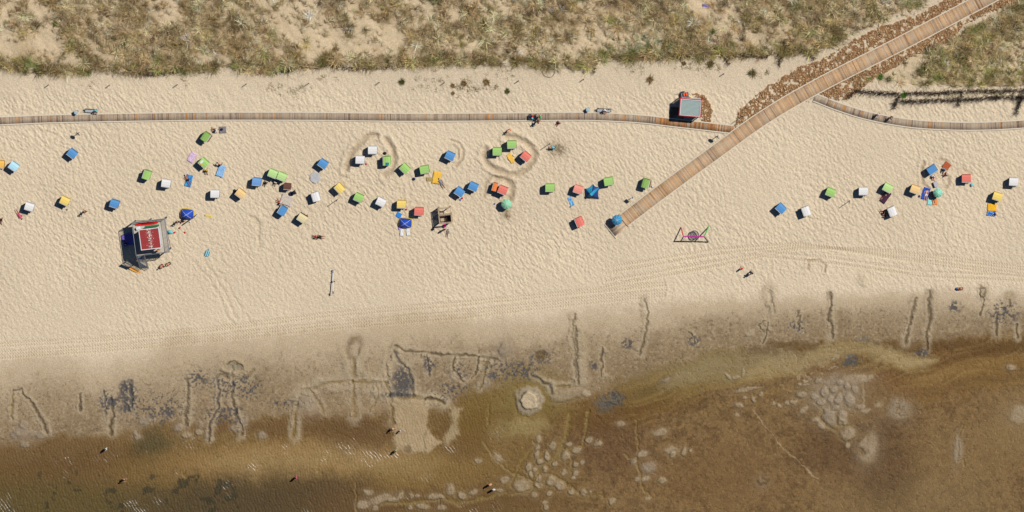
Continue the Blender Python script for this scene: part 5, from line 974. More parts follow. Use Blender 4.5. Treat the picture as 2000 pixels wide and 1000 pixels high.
# notice board on two posts left of the stairs
q = W(254, 513); nb = empty("notice_board", (q.x, q.y, 0), R(-22)); tag(nb, "notice board on two thin posts at the foot of the station staircase", "notice board")
for x in (-.62, .62): MB().box((x, 0, .9), (.06, .06, 1.8)).build("post", steel_d, nb)
MB().box((0, -.045, 1.42), (1.36, .03, .7)).build("panel", steel, nb)
# things in the shade under the deck
def cloth(name, label, cat, x, y, wd_, ln, rot, m, crumple=.05, n_=10, zo=.02, corner=None):
    mb = MB(); r = random.Random(int(x * 3 + y)); q = W(x, y); z0 = hz(q)
    a = -R(rot); P = []
    for j in range(n_ + 1):
        for i in range(n_ + 1):
            u_, v_ = i / n_ - .5, j / n_ - .5; ed_ = 1 + r.gauss(0, .02); P.append((u_ * wd_ * ed_, v_ * ln * ed_, zo + .045 + abs(r.gauss(0, crumple))))
    F_ = [(j * (n_ + 1) + i, j * (n_ + 1) + i + 1, (j + 1) * (n_ + 1) + i + 1, (j + 1) * (n_ + 1) + i) for j in range(n_) for i in range(n_)]
    mb.add(P, F_); o = mb.build(name, m, None, True); o.location = (q.x, q.y, z0 - .01); o.rotation_euler = (0, 0, a); md = o.modifiers.new("thick", 'SOLIDIFY'); md.thickness = .018; tag(o, label, cat); return o
def pat_mat(name, c1, c2, sc=6, kind='noise', c3=None):
    m = bpy.data.materials.new(name); m.use_nodes = True; n = m.node_tree.nodes; l = m.node_tree.links; b = n['Principled BSDF']; b.inputs['Roughness'].default_value = .95
    tc = n.new('ShaderNodeTexCoord'); cr = n.new('ShaderNodeValToRGB'); cr.color_ramp.interpolation = 'CONSTANT'; cr.color_ramp.elements[0].color = (*A(*c1), 1); cr.color_ramp.elements[1].position = .5; cr.color_ramp.elements[1].color = (*A(*c2), 1)
    if c3: e = cr.color_ramp.elements.new(.58); e.color = (*A(*c3), 1)
    if kind == 'noise': t = n.new('ShaderNodeTexNoise'); t.inputs['Scale'].default_value = sc; out = t.outputs['Fac']
    elif kind == 'check': t = n.new('ShaderNodeTexBrick'); t.inputs['Scale'].default_value = sc; t.inputs['Color1'].default_value = (0, 0, 0, 1); t.inputs['Color2'].default_value = (0, 0, 0, 1); t.inputs['Mortar'].default_value = (1, 1, 1, 1); t.inputs['Mortar Size'].default_value = .06; t.offset = 0; out = t.outputs['Color']
    else: t = n.new('ShaderNodeTexWave'); t.inputs['Scale'].default_value = sc; t.wave_type = 'RINGS' if kind == 'rings' else 'BANDS'; t.rings_direction = 'Z'; out = t.outputs['Fac']
    l.new(tc.outputs['Object'], t.inputs['Vector']); l.new(out, cr.inputs[0]); l.new(cr.outputs[0], b.inputs['Base Color']); return m
cloth("beach_blanket", "big purple ring-patterned blanket in the shade under the lifeguard station", "blanket", 250, 468, 1.7, 1.8, -15, pat_mat("purple_rings", (160, 140, 230), (92, 76, 170), 2.2, 'rings'), .04)
q = W(246, 476); q.z = hz(q); person(q, R(200), 'floor', "person sitting in the station's shade beside the purple blanket", 1, 'y', 'navy', 'black', .85)
TOW = [(375, 307, .95, 1.55, 30, pat_mat("pink_floral", (226, 190, 216), (196, 160, 200), 7, 'noise', (240, 220, 232)), "pink flowery towel left of the green chair with cloths on its hood", "towel"),
 (431.5, 334, 1.05, 1.75, 20, pat_mat("blue_pattern", (150, 198, 234), (80, 140, 206), 8, 'noise', (212, 230, 242)), "pale blue patterned towel with a person bending over it", "towel"),
 (368.5, 353, .95, 1.8, 14, pat_mat("turquoise_print", (60, 170, 220), (52, 120, 190), 4), "turquoise towel with a tanned person lying on it", "towel"),
 (435, 253.5, 1.05, 1.0, -5, pat_mat("grey_check", (170, 160, 154), (96, 96, 108), 5, 'check'), "grey checked picnic blanket near the dark green chair at upper left", "picnic blanket"),
 (615.7, 347, 1.6, 1.7, 0, mat("grey_blanket", (192, 190, 188), .95, .2, 5), "round crumpled grey blanket below a blue chair", "blanket"),
 (560, 391, 1.75, 1.5, 20, pat_mat("pale_speckle", (216, 202, 184), (180, 164, 148), 9, 'noise', (228, 216, 200)), "pale speckled blanket spread below the small brown-roofed chair", "blanket"),
 (853, 347, 1.15, 1.8, 10, mat("yellow_towel", (246, 194, 76), .95, .08), "yellow blanket with dark corners under a person wrapped in grey", "blanket"),
 (839, 350, .95, .55, 0, mat("khaki_cloth", (178, 156, 104), .95, .1), "small khaki mat between the green chair and the yellow blanket", "mat"),
 (998, 309, .75, 1.45, -32, mat("yellow_towel_two", (248, 196, 86), .95, .08), "yellow towel lying left of the coral chair inside the right sand ring", "towel"),
 (785, 454, .48, 1.05, 3, white_f, "left one of two white towels below the yellow-edged blue tent", "towel"), (797, 453, .48, 1.1, -6, white_f, "right one of two white towels below the yellow-edged blue tent", "towel"),
 (782, 446, .55, .30, 0, mat("lilac_cloth", (190, 160, 230), .95, .1), "small lilac cloth at the lower left corner of the tent with white towels", "cloth"),
 (779, 420, .75, .75, 30, mat("bright_blue_cloth", (50, 140, 220), .95, .1), "crumpled bright blue cloth in front of the yellow chair above the tent", "cloth"),
 (1115, 393, .55, 1.4, -25, pat_mat("ice_blue_print", (150, 210, 240), (80, 150, 210), 5), "narrow pale blue towel below the salmon chair", "towel"),
 (1729, 385, .95, 1.9, 35, pat_mat("dark_maroon", (40, 32, 50), (84, 30, 60), 6), "long dark towel in front of the pale green chair on the right", "towel"),
 (1937.5, 405, 1.3, 1.1, 3, mat("deep_yellow_mat", (250, 186, 40), .9, .06), "bright yellow beach mat below the yellow chair at the right", "beach mat"),
 (1936, 417, 1.3, .75, 5, pat_mat("royal_blue", (40, 100, 200), (110, 170, 230), 4), "blue patterned towel below the bright yellow beach mat", "towel"),
 (1849, 323.5, 1.0, 1.0, 38, pat_mat("orange_slats", (214, 110, 60), (150, 66, 36), 3.5, 'bands'), "square orange slatted mat up-right of the blue chair", "mat"),
 (1808, 378, 1.0, 1.8, 15, pat_mat("royal_blue_two", (44, 92, 200), (34, 74, 170), 4), "royal blue towel with a person lying left of the striped parasol", "towel"),
 (1826, 394, .75, .9, 0, pat_mat("orange_towel_edge", (246, 160, 90), (240, 150, 80), 4), "orange towel below the striped parasol, right of the mint one", "towel"), (1816, 395, .7, .7, 5, mat("aqua_towel", (150, 230, 226), .95, .08), "mint towel below the striped parasol, left of the orange one", "towel"),
 (1378, 11, .9, .42, 10, mat("violet_cloth", (130, 116, 190), .95, .2), "faded violet cloth lying high up in the dune grass", "cloth"), (405, 311, .5, .4, 30, white_f, None, None)]
for x, y, wd_, ln, ro, m, lb, ct in TOW:
    if lb is None: continue
    o = cloth(ct.replace(' ', '_'), lb, ct, x, y, wd_, ln, ro, m)
    if 'round crumpled' in lb:
        for v in o.data.vertices:
            a, b_ = v.co.x / .8, v.co.y / .85; v.co.x = .8 * a * math.sqrt(max(0, 1 - b_ * b_ / 2)); v.co.y = .85 * b_ * math.sqrt(max(0, 1 - a * a / 2)); v.co.z += random.uniform(0, .08)
# cloths thrown over hoods
def hoodcloth(lbl, name, label, x, y, wd_, ln, m):
    p, rz = CHAIR_AT[lbl]; mb = MB(); n_ = 6; prof = lambda yy: float(np.interp(yy, [q[0] for q in hood_profile()], [q[1] for q in hood_profile()]))
    P = [((i / n_ - .5) * wd_ + x, (j / n_ - .5) * ln + y, prof(max(-.54, min(.5, (j / n_ - .5) * ln + y))) + .035 + random.uniform(0, .03)) for j in range(n_ + 1) for i in range(n_ + 1)]
    mb.add(P, [(j * (n_ + 1) + i, j * (n_ + 1) + i + 1, (j + 1) * (n_ + 1) + i + 1, (j + 1) * (n_ + 1) + i) for j in range(n_) for i in range(n_)]); o = mb.build(name, m); o.location = p; o.rotation_euler = (0, 0, rz); md = o.modifiers.new("thick", 'SOLIDIFY'); md.thickness = .015; tag(o, label, "towel")
hoodcloth(CHAIRS[8][4], "towel", "white towel draped over the hood of the green chair beside the pink towel", -.30, -.1, .32, .6, white_f); hoodcloth(CHAIRS[8][4], "towel", "yellow towel on the same green hood as the draped white towel", -.05, -.38, .34, .3, clo['yellow'])
hoodcloth(CHAIRS[19][4], "towel", "blue and green towel on top of the left-facing green hood", .42, .05, .40, .5, pat_mat("blue_green", (40, 90, 170), (50, 150, 110), 5))
# ================================================================== RED-FRAMED HUT
kp = W(1348.7, 210.5, 2.75); kb = empty("beach_hut", (kp.x, kp.y, 0), R(-4.2)); tag(kb, "small hut with grey corrugated flat roof and red frame beside the shore boardwalk", "hut")
m = MB()
for x, y, dx, dy in ((-1.42, 0, .08, 2.3), (1.42, 0, .08, 2.3), (0, 1.14, 2.76, .08), (0, -1.14, 2.76, .08)): m.box((x, y, 1.33), (dx, dy, 2.5))
m.build("wall", white_p, kb); d_ = MB().box((-1.47, .3, 1.1), (.04, .85, 2.0)).build("door", red_p, kb); MB().box((-1.50, .62, 1.05), (.04, .10, .04)).build("handle", steel, d_)
m = MB(); n_ = 26; vs = []
for k in range(n_ + 1):
    y = -1.12 + 2.24 * k / n_; z = 2.66 + (.05 if k % 2 else -.05); vs += [(-1.42, y, z), (1.42, y, z)]
m.add(vs, [(2 * k, 2 * k + 1, 2 * k + 3, 2 * k + 2) for k in range(n_)]); rf = m.build("roof", mat("grey_corrugated_sheet", (182, 198, 192), .6, .12, 5, .1), kb)
m = MB()
for x, y, dx, dy in ((-1.455, 0, .07, 2.38), (1.455, 0, .07, 2.38), (0, 1.155, 2.84, .07), (0, -1.155, 2.84, .07)): m.box((x, y, 2.69), (dx, dy, .10))
m.build("roof_edge", white_p, rf)
m = MB()
for x, y, dx, dy in ((-1.56, 0, .13, 2.62), (1.56, 0, .13, 2.62), (0, 1.25, 2.99, .12), (0, -1.25, 2.99, .12)): m.box((x, y, 2.62), (dx, dy, .22))
m.build("red_frame", red_p, kb)
for x in (-1.55, 1.55):
    for y in (-1.24, 1.24): MB().box((x, y, 1.25), (.12, .12, 2.5)).build("corner_post", red_p, kb)
q = W(1322, 222); m = MB()
for k in range(14): m.box((-.95 + k * .145, 0, .10), (.132, 1.9, .05))
o = m.build("hut_platform", wood_m); o.location = (q.x, q.y, 0); o.rotation_euler = (0, 0, R(-4.2)); o.data.attributes.new("col", 'FLOAT_COLOR', 'POINT').data.foreach_set('color', np.tile(np.append(A(130, 100, 76), 1), len(o.data.vertices)).astype(np.float32)); tag(o, "plank platform left of the red-framed hut", "platform", kind='structure')
# rescue handcart behind the hut
q = W(1338, 184); rc = empty("rescue_handcart", (q.x, q.y, hz(q)), R(8)); tag(rc, "grey handcart loaded with orange bags behind the red-framed hut", "handcart")
m = MB(); m.box((0, 0, .42), (1.1, .66, .06)).box((-.52, 0, .54), (.05, .66, .20)).box((.52, 0, .54), (.05, .66, .20)).box((0, .31, .54), (1.0, .05, .20)).box((0, -.31, .54), (1.0, .05, .20)); m.build("tray", steel, rc)
m = MB(); 
for y in (-.25, .25): m.tube([(-.5, y, .45), (-1.15, y * 1.5, .62)], .025, 6)
m.build("shaft", steel_d, rc)
def wheel(par, x, y, r_, wd_=.10, rz=0):
    mb = MB(); n_ = 18
    vs = []
    for k in range(n_):
        a = 2 * math.pi * k / n_
        for rr, yy in ((r_, -wd_ / 2), (r_, wd_ / 2), (r_ * .6, wd_ / 2), (r_ * .6, -wd_ / 2)): vs.append((rr * math.cos(a), yy, rr * math.sin(a)))
    mb.add(vs, [(4 * k + j, 4 * k + (j + 1) % 4, 4 * ((k + 1) % n_) + (j + 1) % 4, 4 * ((k + 1) % n_) + j) for k in range(n_) for j in range(4)])
    mb.tube([(0, -wd_ * .3, 0), (0, wd_ * .3, 0)], r_ * .62, 12); o = mb.build("wheel", clo['black'], par); o.location = (x, y, r_); o.rotation_euler = (0, 0, rz); return o
for y in (-.42, .42): wheel(rc, -.25, y, .30)
for x in (-.12, .24): 
    o = MB().ball((0, 0, 0), (.17, .28, .16), 12, 8).build("orange_bag", mat("orange_bag_cloth", (250, 92, 40), .7, .1), None, True); rm = Matrix.Rotation(R(8), 3, 'Z') @ Vector((x, .03, .60)); o.location = Vector((q.x, q.y, hz(q))) + rm; o.rotation_euler = (0, 0, R(8)); tag(o, ("left" if x < 0 else "right") + " orange bag in the handcart behind the red-framed hut", "bag", "orange bags in the handcart")
q2 = W(1341, 189); o = MB().ball((0, 0, .18), (.30, .26, .2), 10, 7, .06).build("blue_bag", clo['navy'], None, True); o.location = (q2.x, q2.y, hz(q2)); tag(o, "dark blue bag between the handcart and the red-framed hut", "bag")
q2 = W(1338.5, 191.5); o = MB().box((0, 0, .16), (.34, .26, .30), tp=.9).box((0, 0, .33), (.36, .28, .05)).build("red_cool_box", red_p); o.location = (q2.x, q2.y, hz(q2)); tag(o, "small red box against the top edge of the red-framed hut", "cool box")
q2 = W(1349, 188); o = board("paddle_board", 1.35, .15, .05, mat("cream_board", (240, 216, 150), .6, .08)); o.location = (q2.x, q2.y, hz(q2) + .35); o.rotation_euler = (0, R(12), R(-38)); tag(o, "slim cream-coloured plank leaning from the handcart toward the hut", "plank")
# ================================================================== PARASOLS
def parasol(x, y, r_, zt, cols, label, tilt=0, seg=8, rz=0, rings=1):
    q = W(x, y, zt - .2); q.z = hz(Vector((q.x, q.y, 0))); q.z = max(q.z, .14 if 1180 < x < 1230 else q.z); t = empty("parasol", q, rz); tag(t, label, "parasol"); h = zt - q.z
    MB().tube([(0, 0, -.1), (0, 0, h)], .022, 8).build("pole", white_p, t)
    vs = [(0, 0, h)]; fs = []; nr = 8
    for i in range(1, nr + 1):
        f = i / nr
        for k in range(seg * 4):
            a = 2 * math.pi * k / (seg * 4); sg = abs(((k / 4) % 1) - .5) * 2; rr = r_ * f * (.94 + .06 * sg); vs.append((rr * math.cos(a), rr * math.sin(a), h - .42 * f ** 1.7 - .03 * (1 - sg) * f))
    n_ = seg * 4; fs = [(0, 1 + k, 1 + (k + 1) % n_) for k in range(n_)] + [(1 + (i - 1) * n_ + k, 1 + i * n_ + k, 1 + i * n_ + (k + 1) % n_, 1 + (i - 1) * n_ + (k + 1) % n_) for i in range(1, nr) for k in range(n_)]
    mb = MB().add(vs, fs); o = mb.build("canopy", cols[0], t, False)
    for c in cols[1:]: o.data.materials.append(c)
    if len(cols) > 1:
        for p_ in o.data.polygons:
            v = p_.center; i = math.hypot(v.x, v.y) / r_ * 8; p_.material_index = int(i) % 2
    md = o.modifiers.new("thick", 'SOLIDIFY'); md.thickness = .008
    m = MB()
    for k in range(seg): a = 2 * math.pi * k / seg; m.tube([(0, 0, h + .015)] + [(r_ * f * math.cos(a), r_ * f * math.sin(a), h - .42 * f ** 1.7 + .012) for f in (.25, .5, .75, 1)], .010, 4)
    m.build("ribs", white_p, t); MB().ball((0, 0, h + .03), (.06, .06, .05), 10, 6).build("finial", white_p, t)
    if tilt: t.rotation_euler = (tilt, 0, rz)
parasol(989, 399, .78, 1.9, [mat("mint_parasol", (150, 214, 170), .8, .05)], "plain mint green parasol below the coral chair", 0, 8, .3)
parasol(1205, 430, .78, 2.2, [mat("blue_parasol", (48, 146, 190), .8, .08)], "bright blue parasol over the boardwalk landing", 0, 8, .2)
parasol(1832, 377, .70, 1.8, [mat("jade_stripe", (96, 200, 158), .8, .05), mat("pale_jade_stripe", (176, 232, 206), .8, .05)], "green ring-striped parasol at the right with towels beneath", 0, 8, .1)
# ================================================================== BEACH TENTS
def dome_tent(x, y, wd_, dp, ht, rot, mblue, mtrim, label):
    q = W(x, y, ht * .6); q.z = -.01; t = empty("beach_tent", q, -R(rot)); tag(t, label, "beach tent"); n_ = 12
    def z(u, v): return ht * (1 - .5 * (abs(u) ** 2.2 + abs(v) ** 2.2)) * (1 - .35 * max(abs(u), abs(v)) ** 4)
    P = [(u * wd_ / 2 * (1 - .10 * v * v + 0.05 * (1 - abs(u))), v * dp / 2 * (1 - .12 * u * u), z(u, v)) for j in range(n_ + 1) for i in range(n_ + 1) for u, v in [(i / n_ * 2 - 1, j / n_ * 2 - 1)]]
    mb = MB().add(P, [(j * 13 + i, j * 13 + i + 1, (j + 1) * 13 + i + 1, (j + 1) * 13 + i) for j in range(n_) for i in range(n_)]); o = mb.build("canopy", mblue[0], t, True); md = o.modifiers.new("thick", 'SOLIDIFY'); md.thickness = .01
    m = MB(); m.tube([(u * wd_ / 2 * (1 - .10 * u * u + .05 * (1 - abs(u))), u * dp / 2 * (1 - .12 * u * u), z(u, u) + .015) for u in np.linspace(-1, 1, 17)], .02, 5).tube([(u * wd_ / 2 * (1 - .10 * u * u + .05 * (1 - abs(u))), -u * dp / 2 * (1 - .12 * u * u), z(u, -u) + .015) for u in np.linspace(-1, 1, 17)], .02, 5); m.build("pole", white_f, t)
    m = MB()                                                       # side walls and yellow skirts; the front stays open
    for (x0, y0, x1, y1) in ((-1, 1, 1, 1), (-1, -.8, -1, 1), (1, -.8, 1, 1)):
        vs = []; 
        for k in range(9): f = k / 8; u, v = x0 + (x1 - x0) * f, y0 + (y1 - y0) * f; X_, Y_ = u * wd_ / 2 * (1 - .1 * v * v), v * dp / 2 * (1 - .12 * u * u); vs += [(X_, Y_, z(u, v) - .01), (X_ * 1.10, Y_ * 1.10, .02)]
        m.add(vs, [(2 * k, 2 * k + 2, 2 * k + 3, 2 * k + 1) for k in range(8)])
    o = m.build("side_wall", mtrim, t); md = o.modifiers.new("thick", 'SOLIDIFY'); md.thickness = .012; return t
ROY = mat("royal_blue_nylon", (30, 78, 190), .6, .12, 4); YEL = mat("yellow_nylon", (236, 206, 40), .7, .08)
dome_tent(364.5, 419, 1.95, 1.5, 1.25, 5, [ROY], YEL, "blue pop-up tent with yellow edge beside the lifeguard station"); dome_tent(791, 436.5, 1.9, 1.45, 1.2, 4, [ROY], YEL, "blue pop-up tent with yellow edge and two white towels in front")
q = W(1156.5, 376, .8); q.z = 0; tn = empty("beach_shade_tent", q, 0); tag(tn, "large turquoise and navy beach shade tent between salmon and green chairs", "beach tent")
tc_ = [(-1.05, -.98), (.95, -1.05), (1.08, .75), (.10, 1.15), (-1.12, .45)]; pk = (-.15, -.28, 1.55); NV = mat("navy_nylon", (28, 66, 130), .65, .12, 4); TQ = mat("turquoise_nylon", (40, 160, 196), .6, .08, 4)
for k in range(5):
    a, b_ = tc_[k], tc_[(k + 1) % 5]; mid = ((a[0] + b_[0]) * .46, (a[1] + b_[1]) * .46, .55); mb = MB(); n_ = 8; vs = []
    for j in range(n_ + 1):
        for i in range(n_ + 1):
            f, g_ = i / n_, j / n_; ex, ey = a[0] + (b_[0] - a[0]) * f, a[1] + (b_[1] - a[1]) * f; sag = 1 - .16 * math.sin(math.pi * f) * g_; ez = .10 + .25 * math.sin(math.pi * f)
            vs.append((pk[0] + (ex * sag - pk[0]) * g_, pk[1] + (ey * sag - pk[1]) * g_, pk[2] + (ez - pk[2]) * g_ - .22 * math.sin(math.pi * g_)))
    mb.add(vs, [(j * 9 + i, j * 9 + i + 1, (j + 1) * 9 + i + 1, (j + 1) * 9 + i) for j in range(n_) for i in range(n_)]); o = mb.build("cloth_panel", TQ if k in (3,) else NV, tn, True); md = o.modifiers.new("thick", 'SOLIDIFY'); md.thickness = .01
    if k == 3: o['label'] = "bright turquoise panel"
m = MB()
for a in tc_: m.tube([pk, (a[0] * .55 + pk[0] * .3, a[1] * .55 + pk[1] * .3, 1.0), (a[0], a[1], .12)], .014, 5)
m.build("pole", clo['navy'], tn)
mb = MB().add([(-1.02, -.9, .03), (-.05, .28, 1.24), (.55, .62, .82), (.78, .78, .52), (.25, .35, .78), (-.40, -.45, .82)], [(0, 5, 4, 3, 2, 1)]); mb = MB()
pts = [(-1.0, -.90, .18), (-.5, -.50, .85), (-.15, -.28, 1.60), (.35, .20, 1.0), (.98, .68, .32)]; L_ = []
for i, p_ in enumerate(pts): wv = (.03, .16, .20, .17, .03)[i]; L_ += [(p_[0] - wv * .7, p_[1] + wv * .7, p_[2] + .02), (p_[0] + wv * .7, p_[1] - wv * .7, p_[2] + .02)]
mb.add(L_, [(2 * k, 2 * k + 2, 2 * k + 3, 2 * k + 1) for k in range(4)]); o = mb.build("ridge_band", TQ, tn); md = o.modifiers.new("thick", 'SOLIDIFY'); md.thickness = .012
# ================================================================== NEST SWING
sw = W(1357, 458); sw.z = 0; s0 = empty("nest_swing", sw, 0); tag(s0, "nest swing with magenta top bar and red and green legs", "swing")
SH = 2.45; cols = {'r': mat("red_post", (232, 70, 62), .5, .05), 'g': mat("green_post", (62, 196, 84), .5, .05), 'm': mat("magenta_bar", (196, 36, 148), .5, .05), 'd': mat("dark_blue_post", (44, 44, 74), .5, .05), 'k': mat("dark_brown_post", (58, 40, 48), .5, .05)}
def sp(x, y): v = W(x, y) - sw; return (v.x, v.y, 0)
f1, f2, f3, f4 = sp(1330, 443.8), sp(1329.5, 471.5), sp(1384, 443), sp(1383, 473); ta, tb = (f1[0] + .48, (f1[1] + f2[1]) / 2, SH), (f3[0] - .55, (f3[1] + f4[1]) / 2, SH)
for f, t_, k in ((f1, ta, 'r'), (f2, ta, 'd'), (f3, tb, 'g'), (f4, tb, 'k')): MB().tube([f, t_], .085, 8).build("leg", cols[k], s0)
MB().tube([(ta[0] - .08, ta[1], SH), (tb[0] + .08, tb[1], SH)], .09, 10).build("top_bar", cols['m'], s0)
cxm = (ta[0] + tb[0]) / 2; ym = ta[1]; bk = Vector((cxm, ym, .55)); ring_ = [(cxm + .62 * math.cos(2 * math.pi * k / 24), ym + .62 * math.sin(2 * math.pi * k / 24), .55) for k in range(25)]
bs = MB().tube(ring_, .07, 8, False).build("nest_ring", mat("rope_grey", (110, 112, 118), .9, .2, 12), s0, True)
m = MB()
for k in range(-5, 6): a = k / 6 * .6; b_ = math.sqrt(.36 - a * a); m.tube([(cxm + a, ym - b_, .54), (cxm + a, ym, .47), (cxm + a, ym + b_, .54)], .012, 4).tube([(cxm - b_, ym + a, .54), (cxm, ym + a, .47), (cxm + b_, ym + a, .54)], .012, 4)
m.build("net", clo['navy'], bs)
m = MB()
for sx, sy in ((-1, -1), (-1, 1), (1, -1), (1, 1)): m.tube([(cxm + .42 * sx, ym + .42 * sy, .56), (cxm + .42 * sx, ym, SH - .06)], .016, 5)
m.build("rope", steel_d, s0)
# ================================================================== SEESAW
a, b_ = W(650, 527), W(651, 573, .75); sp_ = empty("seesaw", (a.x, a.y, 0), math.atan2(b_.y - a.y, b_.x - a.x)); tag(sp_, "long white seesaw beam standing alone on the open sand", "seesaw"); Ls = math.hypot(b_.x - a.x, b_.y - a.y)
MB().tube([(0, 0, .12), (Ls, 0, .95)], .065, 8).build("beam", mat("white_beam", (222, 224, 226), .5, .05), sp_); MB().box((Ls / 2, 0, .26), (.16, .5, .52), tp=.7).build("stand", steel_d, sp_)
for x, z in ((.12, .15), (Ls - .12, .92)): st_ = MB().box((x, 0, z + .09), (.30, .24, .05)).build("seat", steel, sp_); MB().tube([(x + (.22 if x < 1 else -.22), -.16, z + .30), (x + (.22 if x < 1 else -.22), .16, z + .30)], .02, 6).tube([(x + (.22 if x < 1 else -.22), 0, z + .02), (x + (.22 if x < 1 else -.22), 0, z + .30)], .02, 6).build("handle", steel_d, st_)
# ================================================================== POSTS AND SIGNS
def pole(x, y, h, label, r_=.045, col=None, name="wooden_pole", grp=None):
    q = W(x, y); q.z = hz(q) - .05; o = MB().tube([(0, 0, 0), (0, 0, h)], r_, 8).ball((0, 0, h), (r_, r_, r_ * .6), 8, 4).build(name, col or mat("dark_timber_pole", (84, 72, 62), .85, .15)); o.location = q; tag(o, label, "pole", grp)
pole(659, 389.5, 2.5, "slim pole on the sand between yellow and white beach chairs"); pole(1660, 391.5, 2.6, "slim pole on the sand below two chairs right of the main boardwalk"); pole(1451, 226, 2.9, "slim pole at the tip of the peat strip beside the main boardwalk")
pole(1074, 280, 2.4, "slim leaning pole beside the person in the orange hat"); pole(386.5, 418, 3.9, "tall white flagpole beside the yellow-edged blue tent", .085, white_p, "flagpole")
wh = ["marker post nearest the left edge, above the left litter bin", "marker post above the bench on the left", "marker post above the dark green beach chair", "marker post below the dark brushwood fence on the left", "marker post above the left dug sand ring, left of the bare sprigs", "marker post left of the lone dark green tuft", "marker post among the brown grass tufts", "marker post right of the spiky olive tuft", "marker post below the loop of cable", "marker post between the red-framed hut and the dune fences"]
for (x, y), lb in zip(((95, 165.5), (214.5, 166), (346.5, 165), (481, 164), (603, 162.5), (741, 160.5), (868, 161), (1013, 157.5), (1140, 154.5), (1414, 143.5)), wh): pole(x, y, 1.15, lb, .06, None, "marker_post", "marker posts along the dune foot")
def sign(x, y, h, shape, rz, label, faces):
    q = W(x, y); q.z = hz(q) - .05; t = empty("signpost", q, rz); tag(t, label, "signpost"); MB().tube([(0, 0, 0), (0, 0, h)], .05, 8).build("post", steel_d, t)
    if shape == 'round': mb = MB().tube([(0, -.035, h - .28), (0, -.06, h - .28)], .38, 20); mb.build("sign_face", faces, t)
    else: MB().box((0, -.05, h - .36), (.62, .025, .72)).build("sign_face", faces, t); MB().box((0, -.066, h - .30), (.54, .006, .12)).build("red_band", red_p, t)
sign(155, 258.5, 1.95, 'round', R(-38), "signpost with round plate on the sand near the left litter bin", steel_d); sign(1402, 265, 2.0, 'round', R(-38), "signpost with round plate left of the main boardwalk junction", steel_d); sign(1236, 384.5, 1.9, 'square', R(-38), "signpost with rectangular plate beside the lower main boardwalk", white_p)
def bin_(x, y, label):
    q = W(x, y, .9); q.z = hz(Vector((q.x, q.y, 0))) - .02; t = empty("litter_bin", q); tag(t, label, "litter bin", "litter bins by the shore boardwalk"); MB().tube([(0, 0, 0), (0, 0, .45), (0, 0, .85)], [.26, .29, .30], 18).build("drum", mat("brown_bin", (120, 86, 74), .7, .1), t); MB().tube([(0, 0, .853), (0, 0, .90), (0, 0, .93)], [.31, .31, .12], 18).build("lid", mat("grey_bin_lid", (176, 196, 200), .4, .05), t)
bin_(148.5, 219.5, "round litter bin left of the bench with one sitter at its end"); bin_(1148.5, 214.5, "round litter bin left of the bench at the right part of the boardwalk")
def bench(x, y, L, rz, label):
    q = W(x, y, .45); q.z = hz(Vector((q.x, q.y, 0))) - .02; t = empty("park_bench", q, rz); tag(t, label, "bench", "benches by the shore boardwalk"); m = MB()
    for k in range(4): m.box((0, -.18 + k * .12, .45), (L, .10, .035))
    m.build("seat", mat("pale_grey_slats", (186, 194, 196), .7, .1), t); m = MB()
    for k in range(2): m.box((0, .30 + .02 * k, .62 + .16 * k), (L, .03, .11))
    m.build("backrest", steel_d, t)
    for s in (-1, 1): m = MB().box((s * (L / 2 - .15), -.15, .21), (.06, .06, .42)).box((s * (L / 2 - .15), .24, .42), (.06, .06, .84)).box((s * (L / 2 + .02), .05, .62), (.05, .46, .04)); m.build("leg", steel_d, t)
    return q
bq = bench(178, 216.5, 1.75, R(-3), "grey slatted bench by the left litter bin"); person(bq + Vector((.68, -.02, .02)), R(0), 'sit', "person in pale blue sitting at the right end of the left bench", 0, 'b', 'aqua', 'white')
bq = bench(1180, 215.5, 2.0, R(-2), "grey slatted bench by the right litter bin"); person(bq + Vector((.12, -.02, .02)), R(0), 'sit', "person with grey hair sitting in the middle of the right bench", 0, 'g', 'white', 'navy')
# loaded handcart on the boardwalk
q = W(1041, 228); hc = empty("beach_handcart", (q.x, q.y, .12), R(-2)); tag(hc, "loaded black and silver handcart on the shore boardwalk", "handcart")
m = MB(); m.box((0, 0, .32), (1.1, .62, .05)).box((0, .30, .46), (1.1, .03, .26)).box((0, -.30, .46), (1.1, .03, .26)).box((-.54, 0, .46), (.03, .58, .26)).box((.54, 0, .46), (.03, .58, .26)); m.build("tray", steel, hc)
for x in (-.4, .4):
    for y in (-.36, .36): wheel(hc, x, y, .16, .07)
MB().tube([(-.55, 0, .35), (-1.0, 0, .75)], .018, 6).tube([(-1.0, -.16, .75), (-1.0, .16, .75)], .02, 6).build("pull_handle", steel_d, hc)
for x, y, c, lb in ((-.34, .02, 'black', "black bag at the front of the boardwalk handcart"), (-.02, .16, 'red', "small red bundle in the boardwalk handcart"), (-.04, -.14, 'aqua', "pale blue bundle in the boardwalk handcart"), (.30, .0, 'black', "black bag at the back of the boardwalk handcart")):
    o = MB().ball((0, 0, .1), (.17, .17 if c != 'black' else .25, .17), 10, 7, .08).build("bag", clo[c], None, True); v = Matrix.Rotation(R(-2), 3, 'Z') @ Vector((x, y, .49)); o.location = Vector((q.x, q.y, .12)) + v; tag(o, lb, "bag")
